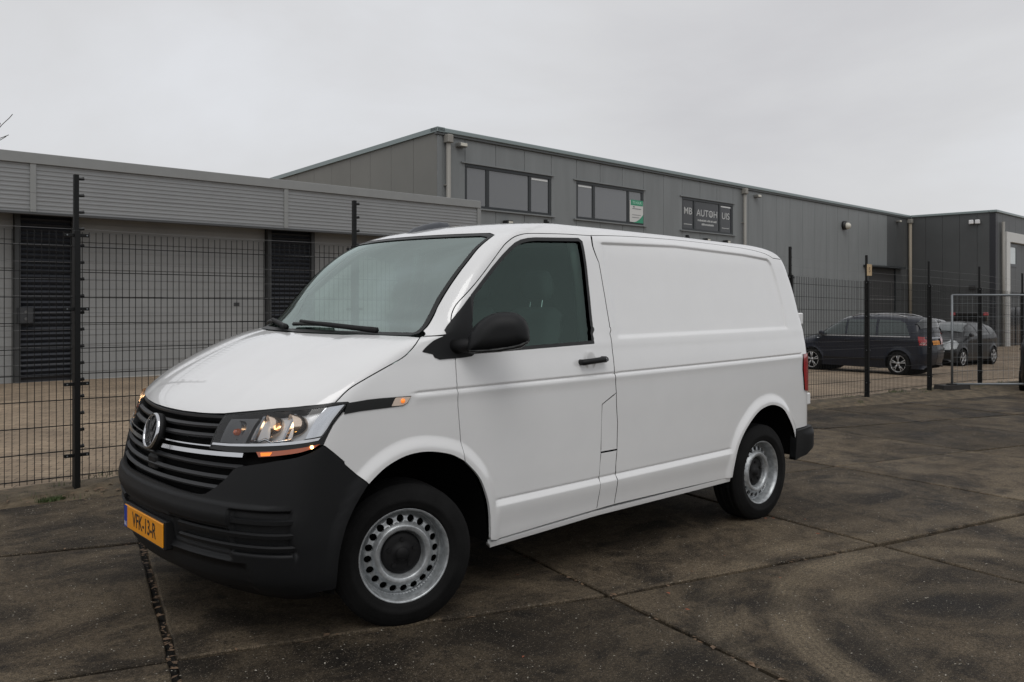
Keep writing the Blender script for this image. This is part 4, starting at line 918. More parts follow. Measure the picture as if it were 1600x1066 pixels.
for a, b in zip(PX[:-1], PX[1:]):
    V = []; Fc = []; xs_ = np.arange(a+.04, b-.03, .05)
    for x in xs_: bar_box(V, Fc, fl(x, 0, .10), fl(x+RNG.normal(0, .0012), RNG.normal(0, .002), 2.045+RNG.normal(0, .003)), .0023, .0023)
    for k, z in enumerate(np.arange(.13, 2.05, .2)):
        for dy in (-.006, .006): bar_box(V, Fc, fl(a+.03, dy, z), fl(b-.03, dy, z), .003, .003)
    tag(mesh('wire_mesh', V, Fc, FBLK, fence), kind='stuff')
for a, b in zip(PX[:-1], PX[1:]):
    for z in np.arange(.88, 2.46, .1325):
        p, q = fl(a+.05, .05, z), fl(b+.05, .05, z); m_ = tuple((np.array(p)+np.array(q))/2-np.array([0, 0, .008])); MB().tube([p, m_, q], .0016, 4, False).build('strand_wire', WIREL, fence)
sg_ = tag(empty('warning_sign', (12.1, float(fence_y(12.1))-.04, float(gz(12.1))+2.25)), 'small square yellowish warning plate high on a fence post', 'sign')
MB().box(-.125, .055, -.012, -.008, -.11, .09, .004).build('plate', M('sign_cream', (.50, .36, .20), .6, var=.2, vscale=20.), sg_)
text_mesh('symbol', 'S', .12, M('sign_ink', (.10, .05, .04), .7), sg_, ((-.03, -.0135, -.01), (1, 0, 0), (0, 0, 1), (0, -1, 0)), .0003)
MB().box(-.03, .03, -.008, .03, -.02, .02).build('bracket', FBLK, sg_)

# temporary site fence at the right
hx0, hy0 = 14.95, 2.30; hz0 = float(gz(14.95))+.0
hf = tag(empty('site_fence', (hx0, hy0, hz0), R_(-41)), 'galvanised temporary site fence panel at the right edge', 'fence')
for p, q in (((0, 0, .12), (0, 0, 1.86)), ((0, 0, 1.86), (3.4, 0, 1.86)), ((3.4, 0, .12), (3.4, 0, 1.86)), ((0, 0, .14), (3.4, 0, .14))): MB().tube([p, q], .021, 10).build('frame_tube', GALV, hf, True)
V = []; Fc = []
for x in np.arange(.1, 3.4, .1): bar_box(V, Fc, (x, 0, .14), (x, 0, 1.86), .0015, .0015)
for z in np.arange(.40, 1.8, .26): bar_box(V, Fc, (0, .003, z), (3.4, .003, z), .0025, .0025)
tag(mesh('mesh_infill', V, Fc, GALV, hf), kind='stuff')
fb = tag(empty('fence_foot', (hx0, hy0, hz0), R_(-20)), 'dark concrete block foot under the temporary fence', 'block')
MB().prism([(-.36, 0), (.36, 0), (.33, .13), (-.33, .13)], -.12, .12).build('block', M('foot_concrete', (.030, .027, .025), .9, var=.4), fb)
MB().box(-.10, .10, -.05, .05, .128, .15, .005).build('socket', M('foot_hole', (.012, .012, .012), .9), fb)

# ================================================================== GARAGE ROW (left)
FASC = M('fascia_sheet', (.258, .266, .270), .55, var=.06, vscale=1.2, spec=.4)
TRIM = M('roof_trim', (.255, .262, .258), .5, var=.06)
DOORG = M('garage_door_grey', (.262, .266, .262), .6, var=.10, vscale=1.5, bump=.15, bscale=90.)
DARKP = M('pier_dark', (.028, .031, .038), .5, spec=.4)
FRM = M('frame_dark', (.035, .037, .038), .5)
gb = tag(empty('garage_building', (2.28, 13.25, float(gz(4))), R_(1.5)), 'long low grey garage row with ribbed fascia and dark louvred piers', 'building')
gzb = float(gz(4)); ZB = .0-gzb; Z0 = -.25; ZF0, ZF1, ZT = 3.14-gzb, 4.02-gzb, 4.22-gzb; LX0, LX1 = -9., 10.11
JN = [LX0, -6.0, -.74, 4.36, 10.11]
MB().box(LX0, LX1-.03, 1.05, 7.2, Z0, ZT-.12).build('wall', M('garage_wall', (.10, .10, .098), .8), gb)
for a, b in zip(JN[:-1], JN[1:]):
    # ribbed sheet: one folded profile
    prof = []; nr = 11; st = (ZF1-ZF0)/nr
    for k in range(nr): z = ZF0+k*st; prof += [(.030, z), (.030, z+st*.5), (.022, z+st*.62), (.022, z+st*.9)]
    prof.append((.03, ZF1)); n = len(prof); V = [(x, y, z) for x in (a+.045, b-.045) for y, z in prof]; Fc = [(i, i+n, i+n+1, i+1) for i in range(n-1)]
    mesh('fascia_sheet', V, Fc, FASC, gb)
    MB().box(b-.05, b+.05, -.004, .03, ZF0, ZF1).build('cover_strip', TRIM, gb)
MB().box(LX0, LX1+.05, .032, 1.06, ZF0+.02, ZT-.03).build('canopy', M('canopy_dark', (.06, .06, .06), .8), gb)
MB().box(LX0, LX1+.05, -.02, .35, ZF1, ZT, .008).build('roof_trim', TRIM, gb)
MB().box(LX0, LX1+.05, .0, .10, ZF0-.05, ZF0, .006).build('lower_trim', M('lower_trim', (.055, .057, .058), .5), gb)
MB().box(LX1+.051, LX1+.08, .0, 7.2, Z0, ZT-.02).build('end_wall', FASC, gb)
YD = .62
def piery(x0, x1):
    e = empty('louvre_pier', (0, 0, 0), 0, gb)
    MB().box(x0, x1, YD+.06, YD+.3, Z0, ZF0+.1).build('pier_back', DARKP, e)
    for xx in (x0, x1-.09): MB().box(xx, xx+.09, YD-.05, YD+.1, Z0, ZF0+.1).build('jamb', FRM, e)
    z = .05; sl0 = None
    while z < ZF0+.05:
        if sl0 is None:
            sl0 = mesh('slat', [(x0+.09, YD+.045, 0), (x1-.09, YD+.045, 0), (x1-.09, YD-.01, .05), (x0+.09, YD-.01, .05), (x1-.09, YD+.02, .085), (x0+.09, YD+.02, .085), (x1-.09, YD+.06, .09), (x0+.09, YD+.06, .09)], [(0, 1, 2, 3), (3, 2, 4, 5), (5, 4, 6, 7)], DARKP, e, loc=(0, 0, z))
        else: inst(sl0, e, (0, 0, z))
        z += .1
    return e
def gdoor(x0, x1):
    d = empty('garage_door', (0, 0, 0), 0, gb); hgt = (ZF0+.1)/6
    for k in range(6):
        z = -.03+k*hgt; mb = MB(); mb.box(x0, x1, YD+.1, YD+.16, z+.004, z+hgt-.004, .006); sct = mb.build('door_section', DOORG, d)
        for q in (.33, .66): MB().box(x0+.01, x1-.01, YD+.090, YD+.1, z+hgt*q-.010, z+hgt*q+.006).build('rib', DOORG, sct)
    MB().box(x0, x1, YD+.085, YD+.1, -.06, -.01).build('sill_strip', M('pale_sill', (.42, .42, .40), .7), d)
    MB().box(x1-.75, x1-.62, YD+.085, YD+.1, 1.42, 1.5, .005).build('pull_handle', FRM, d)
    return d
# piers and doors: positions along the front
piery(-.90, .17); piery(4.21, 5.42); piery(-7.2, -6.2)
gdoor(-6.2, -.90); gdoor(.17, 4.21); gdoor(5.42, 9.3)
MB().box(9.3, LX1, YD, YD+.3, Z0, ZF0+.1).build('end_pier', FASC, gb)
mb = MB(); mb.box(-.86, -.61, YD-.12, YD-.04, 1.12, 1.42, .01); ib = mb.build('intercom', M('intercom_grey', (.03, .032, .035), .4), gb)
for z in (1.2, 1.33): MB().tube([(-.735, YD-.12, z), (-.735, YD-.13, z)], .03, 10).build('button', M('btn', (.09, .09, .09), .4), ib)

# ================================================================== OFFICE BUILDING (behind)
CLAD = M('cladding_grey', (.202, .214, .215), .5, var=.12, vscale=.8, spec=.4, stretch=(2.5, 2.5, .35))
CLADD = M('cladding_dark_and_shade', (.072, .076, .077), .5, var=.12, vscale=.5)
CLADS = M('gable_cladding', (.178, .176, .160), .55, var=.08, vscale=.5)
RTRIM = M('roof_edge', (.24, .285, .285), .4, metal=.3)
FRAME = M('window_frame', (.016, .020, .022), .4, spec=.5)
PANE = M('office_pane', (.11, .115, .12), .06, spec=.8, coat=.5)
PIPE = M('downpipe_grey', (.27, .26, .235), .5)
ob = tag(empty('office_building', (13.1, 16.31, 0), R_(2.8)), 'tall grey clad office hall with a row of upper windows', 'building')
ZTOP = 6.62; LEN = 37.56; ZBOT = -1.4
MB().prism([(.06, ZBOT), (17, ZBOT), (17, ZTOP-.05-17*.051), (.06, ZTOP-.05)], .03, LEN, 'yz').build('wall', M('core_dark', (.045, .045, .045), .8), ob)
cw = 1.32; c0 = 1.1; ZW0, ZW1 = 4.42, 5.78; wins = [(0, 3), (4, 7), (9, 12)]
k = -1; x = c0-cw
while x < LEN-.01:
    xa, xb = max(x, .0)+.008, min(x+cw, LEN)-.008; inw = any(a <= k < b for a, b in wins)
    mt = CLAD if k < 16 else CLADD if k > 24 else CLAD  # darker panels paint in the shade towards the building corner
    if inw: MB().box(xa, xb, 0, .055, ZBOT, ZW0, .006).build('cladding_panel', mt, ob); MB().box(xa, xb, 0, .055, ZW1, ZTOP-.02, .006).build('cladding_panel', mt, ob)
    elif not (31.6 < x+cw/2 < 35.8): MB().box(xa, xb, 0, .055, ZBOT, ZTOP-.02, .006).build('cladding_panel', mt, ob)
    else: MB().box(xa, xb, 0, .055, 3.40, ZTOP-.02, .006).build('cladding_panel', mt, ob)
    k += 1; x += cw
MB().box(-.10, LEN+.02, -.10, .25, ZTOP-.02, ZTOP+.12, .02).build('roof_trim', RTRIM, ob)
MB().box(-.10, LEN+.02, -.07, .05, ZTOP-.10, ZTOP-.025, .01).build('gutter_line', M('gutter_grey', (.07, .075, .075), .5), ob)  # dark grey strip below the roof edge
MB().box(-.03, .14, -.03, .0, ZBOT, ZTOP-.10, .004).build('corner_trim', CLAD, ob)
# gable wall falling to the back
gx = np.arange(0, 17, 1.15)
for a, b in zip(gx[:-1], gx[1:]):
    za, zb = ZTOP-.02-a*.051, ZTOP-.02-b*.051; V = [(xx, y, z) for xx in (-.03, .028) for y, z in ((a+.006, ZBOT), (b-.006, ZBOT), (b-.006, zb), (a+.006, za))]
    mesh('gable_panel', V, [(0, 3, 2, 1), (4, 5, 6, 7), (0, 1, 5, 4), (1, 2, 6, 5), (2, 3, 7, 6), (3, 0, 4, 7)], CLADS, ob)
V = [(xx, y, ZTOP-.02-y*.051+dz) for xx in (-.10, .2) for y, dz in ((-.1, 0), (17, 0), (17, .14), (-.1, .14))]; mesh('gable_trim', V, [(0, 3, 2, 1), (4, 5, 6, 7), (0, 1, 5, 4), (1, 2, 6, 5), (2, 3, 7, 6), (3, 0, 4, 7)], RTRIM, ob)
WINO = []
for wi, (a, b) in enumerate(wins):
    x0, x1 = c0+cw*a, c0+cw*b; w = empty('window', (x0, 0, 0), 0, ob); W_ = x1-x0; m1 = W_*(.245 if wi != 2 else .235); m2 = W_*(.735 if wi != 1 else .76)
    MB().box(0, W_, .02, .058, ZW0, ZW0+.09).build('frame_bottom', FRAME, w); MB().box(0, W_, -.005, .058, ZW1-.10, ZW1).build('frame_top', FRAME, w)
    for xx, ww in ((0, .09), (m1-.07, .14), (m2-.06, .12), (W_-.12, .12)): MB().box(xx, xx+ww, .015, .057, ZW0+.09, ZW1-.10).build('mullion', FRAME, w)
    MB().box(-.18, W_+.1, -.06, .012, ZW1, ZW1+.045, .004).build('rain_cap', CLAD, w); MB().box(-.18, W_+.14, -.08, .012, ZW0-.05, ZW0-.002, .004).build('sill', CLAD, w)
    segs = [(.09, m1-.07), (m1+.07, m2-.06), (m2+.06, W_-.12)]
    pn = PANE if wi != 2 else M('office_pane_dark', (.035, .037, .040), .12, spec=.4)
    for s0, s1 in segs: MB().box(s0, s1, .040, .050, ZW0+.09, ZW1-.10).build('pane', pn, w)
    s0, s1 = segs[{0: 2, 1: 0, 2: 2}[wi]]; MB().box(s0+.03, s1-.05, .026, .034, ZW1-.20, ZW1-.145).build('vent_strip', M('vent_white', (.72, .73, .72), .5), w)
    WINO.append((w, segs, W_))
# letting sign in the second window
w, segs, W_ = WINO[1]; s0, s1 = segs[2]; sx0, sx1 = s0+.02, s1+.10
ts = tag(empty('letting_sign', (13.1, 16.31, 0), R_(2.8)), 'green and white letting sign hung in the middle office window', 'sign'); ox = c0+cw*4
BW = M('sign_white', (.62, .62, .60), .6); BG = M('sign_green', (.03, .27, .15), .5)
MB().box(ox+sx0, ox+sx1, .002, .010, ZW0+.10, ZW0+.93).build('board', BW, ts)
MB().box(ox+sx0+.06, ox+sx1-.02, -.002, .0015, ZW0+.74, ZW0+.95).build('band', BG, ts)
V = [(ox+sx0+.10, -.001, ZW0+.08), (ox+sx1, -.001, ZW0+.08), (ox+sx1, -.001, ZW0+.42)]+[(ox+sx1-(sx1-sx0-.1)*f, -.001, ZW0+.08+.34*(1-f)**2.2) for f in (.15, .35, .6, .8)]
mesh('swoosh', V, [(0, 1, 2, 3, 4, 5, 6)], BG, ts)
_f = lambda n_, b_, sz, mt, x, z, al='CENTER', sx=1., bold=0: text_mesh(n_, b_, sz, mt, ts, ((x, -.004, z), (1, 0, 0), (0, 0, 1), (0, -1, 0)), .0005, al, sx, bold)
_f('letters', 'TE HUUR', .14, M('pale_green', (.35, .62, .48), .6), ox+(sx0+sx1)/2+.02, ZW0+.845, bold=.004)
GI = M('grey_ink', (.22, .22, .23), .7)
for zz, xa, xb, hh in ((.60, .16, .70, .03), (.66, .2, .3, .05), (.37, .14, .68, .02), (.27, .14, .58, .022)): MB().box(ox+sx0+xa*(sx1-sx0)*1.2, ox+sx0+xb*(sx1-sx0)*1.2, -.003, .001, ZW0+zz, ZW0+zz+hh).build('small_print', GI, ts)
# lettering on the third window
ls = tag(empty('window_lettering', (13.1, 16.31, 0), R_(2.8)), 'pale company lettering stuck on the dark right-hand office window', 'lettering'); LT = M('letter_white', (.52, .53, .52), .6)
w, segs, W_ = WINO[2]; ox = c0+cw*9
def lt(b_, sz, x, z, sx=1., bold=0.): text_mesh('letters', b_, sz, LT, ls, ((ox+x, .036, z), (1, 0, 0), (0, 0, 1), (0, -1, 0)), .0005, 'CENTER', sx, bold)
def mid_(k): return (segs[k][0]+segs[k][1])/2
lt('MB', .40, mid_(0), 5.22, 1.15, .002); lt('AUTOH', .40, mid_(1), 5.20, 1.16, .002); lt('UIS', .40, mid_(2), 5.20, 1.15, .002)
V, Fc = lathe([(0, 0), (.105, 0)], 24); mesh('wheel_mark', [(ox+mid_(1)+.30+v[0], .037, 5.20+v[2]) for v in V], [f[::-1] for f in Fc], M('letter_grey', (.22, .22, .22), .7), ls)
for zz, xa, xb in ((4.86, -.72, .72), (4.70, -.42, .46)):
    xx = mid_(1)+xa
    while xx < mid_(1)+xb:
        ww = random.uniform(.04, .07); MB().box(ox+xx, ox+xx+ww, .0365, .0385, zz, zz+random.uniform(.06, .085)).build('small_letter', LT, ls); xx += ww+random.choice([.02, .02, .05])
for kk in (0, 2):
    xx = mid_(kk)-.30
    while xx < mid_(kk)+.30: MB().box(ox+xx, ox+xx+.035, .0365, .0385, 4.66, 4.70).build('small_letter', LT, ls); xx += .055
# pipes, lamps, loading door
for lx, z1 in ((.32, 6.35), (17.75, 6.35)):
    dp = MB().tube([(lx, -.12, ZBOT), (lx, -.12, z1)], .075, 10).build('downpipe', PIPE, ob, True); MB().box(lx-.11, lx+.11, -.24, -.002, z1-.05, z1+.20, .02).build('hopper', PIPE, dp)
    for z in (1., 3., 5.): MB().box(lx-.09, lx+.09, -.13, -.002, z, z+.04).build('pipe_clip', PIPE, dp)
dp = MB().tube([(LEN-.25, -.14, ZBOT), (LEN-.25, -.14, 6.3)], .10, 10).build('downpipe', M('downpipe_tan', (.27, .235, .18), .6), ob, True); MB().box(LEN-.38, LEN-.12, -.28, -.002, 6.25, 6.5, .02).build('hopper', PIPE, dp)
LMP = M('lamp_body', (.20, .20, .19), .5); LMPD = M('lamp_dark', (.02, .02, .02), .5); OPAL = M('opal_globe', (.62, .60, .52), .3)
for lx, z in ((.86, 6.30), (18.9, 6.30), (35.6, 6.25)):
    l_ = MB().box(lx-.16, lx+.16, -.22, -.002, z-.06, z+.07, .02).build('flood_lamp', LMP, ob); MB().box(lx-.13, lx+.13, -.235, -.221, z-.04, z+.05, .005).build('lamp_glass', OPAL, l_)
for lx, z in ((2.85, 4.02), (5.35, 4.02), (14.6, 4.05), (16.2, 4.05)):
    l_ = MB().box(lx-.13, lx+.13, -.25, -.002, z-.05, z+.09, .015).build('wall_lamp', LMPD, ob); MB().box(lx-.09, lx+.10, -.26, -.251, z-.03, z+.06, .004).build('lamp_glass', OPAL, l_)
l_ = MB().tube([(28.2, -.002, 5.55), (28.2, -.16, 5.55)], .24, 14).build('bulkhead_lamp', LMPD, ob, True)
V, Fc = lathe([(0, -.20), (.10, -.18), (.17, -.10), (.18, 0)], 18); mesh('globe', [(28.3+v[0], -.16+v[1], 5.52+v[2]) for v in V], Fc, OPAL, l_, True)
ld = empty('loading_door', (31.46, 0, 0), 0, ob); LW = 3.96; MB().box(0, LW, .07, .12, 1.62, 3.4).build('roller_curtain', M('roller_grey', (.085, .087, .086), .6, var=.1, vscale=3.), ld)
for z in np.arange(1.68, 3.35, .12): MB().box(.13, LW-.13, .062, .07, z, z+.05).build('curtain_slat', M('roller_grey', (.085, .087, .086)), ld)
MB().box(0, LW, .35, .40, ZBOT, 1.62).build('dark_opening', M('red_interior', (.045, .011, .009), .9), ld)
MB().box(0, .12, -.01, .35, ZBOT, 3.4).build('jamb', FRAME, ld); MB().box(LW-.12, LW, -.01, .35, ZBOT, 3.4).build('jamb', FRAME, ld); MB().box(-.7, LW+.7, -.35, .06, 3.4, 3.52, .01).build('door_canopy', FRAME, ld)
MB().box(.12, LW-.12, .05, .13, 1.55, 1.62).build('bottom_rail', M('rail_pale', (.16, .16, .155), .6), ld)
# projecting wing
wg = tag(empty('side_wing', (50.62, 18.14, 0), R_(2.8)), 'dark grey building wing with a white door surround at far right', 'building')
PJ = 4.75
MB().box(.03, 26, -PJ+.05, 14, ZBOT, ZTOP-.05).build('wall', M('core_dark', (.045, .045, .045), .8), wg)
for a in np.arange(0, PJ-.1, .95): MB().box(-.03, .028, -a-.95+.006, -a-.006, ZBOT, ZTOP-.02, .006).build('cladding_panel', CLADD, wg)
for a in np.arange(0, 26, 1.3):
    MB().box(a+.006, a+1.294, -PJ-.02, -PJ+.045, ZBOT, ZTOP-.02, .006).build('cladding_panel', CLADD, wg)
MB().box(-.035, .35, -PJ-.03, -PJ+.30, ZBOT, ZTOP-.04, .01).build('corner_panel', M('corner_black', (.02, .021, .026), .5), wg)
MB().box(-.12, 26, -PJ-.12, -PJ+.3, ZTOP-.02, ZTOP+.12, .02).build('roof_trim', RTRIM, wg); MB().box(-.12, .2, -PJ+.31, -.12, ZTOP-.02, ZTOP+.12, .02).build('roof_trim', RTRIM, wg)
MB().tube([(1.0, -PJ-.14, ZBOT), (1.0, -PJ-.14, 6.1)], .09, 8).build('downpipe', PIPE, wg, True)
WS = M('surround_white', (.60, .60, .58), .6)
for nm, q in (('surround_post', (1.35, 2.0, -PJ-.25, -PJ-.021, ZBOT, 5.55)), ('surround_head', (2.0, 8.0, -PJ-.25, -PJ-.021, 4.98, 5.55)), ('surround_post', (8.0, 8.65, -PJ-.25, -PJ-.021, ZBOT, 5.55))): MB().box(*q, .01).build(nm, WS, wg)
w = empty('window', (0, 0, 0), 0, wg)
for nm, q, mt in (('frame', (2.4, 2.62, -PJ-.06, -PJ-.02, 3.55, 4.9), FRAME), ('frame', (3.9, 4.1, -PJ-.06, -PJ-.02, 3.55, 4.9), FRAME), ('frame', (2.62, 3.9, -PJ-.06, -PJ-.02, 4.72, 4.9), FRAME), ('frame', (2.62, 3.9, -PJ-.06, -PJ-.02, 3.55, 3.72), FRAME), ('pane', (2.62, 3.9, -PJ-.035, -PJ-.021, 3.72, 4.72), M('pale_pane', (.4, .45, .44), .1, coat=.5))): MB().box(*q).build(nm, mt, w)
ed = empty('entrance', (0, 0, 0), 0, wg); MB().box(2.3, 7.7, -PJ-.05, -PJ-.021, ZBOT, 1.1).build('glazing', M('entrance_glass', (.02, .02, .026), .1, spec=.6), ed)
for xx in (2.3, 3.8, 5.4, 7.6): MB().box(xx, xx+.1, -PJ-.08, -PJ-.051, ZBOT, 1.1).build('door_frame', FRAME, ed)
l_ = empty('twin_lamp', (0, 0, 0), 0, wg); MB().box(-.10, -.031, -PJ+.75, -PJ+1.35, 6.0, 6.10).build('bracket', LMP, l_)
for yy in (-PJ+.88, -PJ+1.22): MB().box(-.26, -.101, yy-.12, yy+.12, 5.98, 6.22, .03).build('flood_head', M('lamp_white', (.75, .75, .75), .4), l_)
MB().box(-.18, -.031, -PJ+1.0, -PJ+1.35, 2.15, 2.40, .02).build('wall_box', LMPD, wg)

# ---- things by the soil strip at the right
sx, sy = 21.0, 4.6
stx = tag(empty('wooden_stake', (20.3, 2.05, float(gz(20.3))-.04)), 'thin wooden stake standing in the soil near the site fence', 'stake')
MB().prism([(-.035, 0), (.035, 0), (.03, .50), (0, .56), (-.03, .50)], -.02, .02).build('stake', M('stake_wood', (.07, .05, .035), .9), stx)
rh = tag(empty('red_heap', (22.2, 1.62, float(gz(22.2))-.05)), 'small heap of reddish bricks on the soil by the fence', 'bricks')
for k in range(16):
    a = random.uniform(0, 6.28); r = random.uniform(0, .28); MB().box(-.10, .10, -.05, .05, -.03, .03, .006).build('brick', M('red_brick', (.20, .045, .03), .9, var=.4), rh, loc=(r*math.cos(a)*1.4, r*math.sin(a), .03+max(0, .22-r*.7)*random.random()), rot=(random.uniform(-.5, .5), random.uniform(-.5, .5), a))
kb = tag(empty('kerb', (16.5, 2.9, float(gz(19))-.03), R_(-12)), 'low pale concrete kerb along the edge of the yard', 'kerb')
for k in range(9): MB().box(k*1.0+.005, k*1.0+.995, -.05, .05, -.06, .09, .012).build('kerb_stone', M('kerb_conc', (.22, .19, .14), .9, var=.3), kb)
# ---- bare tree beyond the garages
TW = M('bark', (.06, .05, .042), .95, var=.3)
tr_ = tag(empty('bare_tree', (1.96, 29.6, -.1)), 'leafless tree behind the garage row at the left edge', 'tree')
tb = []
_rt = random.Random(5)
def grow(p, d, L, r, lv):
    n = 4; pts_ = [p]; q = p; dd = d
    for i in range(n): dd = (dd+Vector((_rt.gauss(0, .10), _rt.gauss(0, .10), _rt.gauss(.03, .06)))).normalized(); q = q+dd*L/n; pts_.append(q)
    tb.append((pts_, [r*(1-.5*i/n) for i in range(n+1)], lv))
    if lv < 5:
        for k in range(3 if lv < 3 else 3):
            a = _rt.uniform(.3, 1.0); ax_ = Vector((_rt.gauss(0, 1), _rt.gauss(0, 1), _rt.gauss(0, .4))).normalized(); grow(pts_[_rt.choice([2, 3, 4])], (dd*math.cos(a)+ax_*math.sin(a)).normalized(), L*_rt.uniform(.58, .8), r*.52, lv+1)
grow(Vector((0, 0, 0)), Vector((0, 0, 1)), 3.0, .17, 0)
for nm, sel in (('trunk', lambda l: l < 2), ('crown', lambda l: l >= 2)):
    mb = MB()
    for pts_, rs, lv in tb:
        if sel(lv): mb.tube(pts_, [max(r, .012) for r in rs], 6 if lv < 2 else 4, False)
    o = mb.build(nm, TW, tr_, True)
    if nm == 'crown': o['kind'] = 'stuff'
# ================================================================== PARKED CARS
NAVY = M('car_navy', (.009, .012, .022), .4, coat=.35, coat_r=.05, spec=.35); CBLACK = M('car_black', (.006, .006, .007), .4, coat=.35, coat_r=.05, spec=.35); SILV = M('car_silver', (.30, .31, .32), .32, metal=.5, coat=1.)
CGREY = M('car_grey', (.008, .0085, .0095), .4, coat=.4, coat_r=.05, spec=.35)
CGL = M('car_glass', (.012, .016, .017), .04, spec=.9, coat=.6); CGLL = M('car_glass_pale', (.07, .085, .085), .05, spec=1., coat=1.)
ALLOY = M('alloy', (.46, .46, .46), .35, metal=.4); HLAMP = M('car_headlamp', (.42, .44, .45), .15, coat=1.)
def car_wheel(parent, loc, r, rr, rz):
    w = empty('wheel', loc, rz, parent)
    V, Fc = lathe([(rr, -.085), (r*.88, -.095), (r*.97, -.075), (r, -.05), (r, .05), (r*.97, .08), (rr, .085)], 32); mesh('tyre', V, Fc, RUBBER, w, True)
    V, Fc = lathe([(rr, -.088), (rr*.94, -.090), (rr*.92, -.07), (rr*.90, .06)], 32); mesh('rim', V, Fc, ALLOY, w, True)
    V, Fc = lathe([(0, -.02), (rr*.92, -.02)], 20); mesh('disc', V, Fc, BLACK, w)
    for k in range(5):
        a = 2*math.pi*k/5+.3
        for s_ in (-.16, .16):
            c, s = math.cos(a), math.sin(a); c2, s2 = math.cos(a+s_), math.sin(a+s_); p0 = (rr*.18*c, -.075, rr*.18*s); p1 = (rr*.92*c2, -.085, rr*.92*s2)
            MB().tube([p0, p1], [rr*.07, rr*.065], 6).build('spoke', ALLOY, w, True)
    V, Fc = lathe([(0, -.092), (rr*.22, -.088), (rr*.26, -.06)], 16); mesh('hub', V, Fc, ALLOY, w, True)
    return w
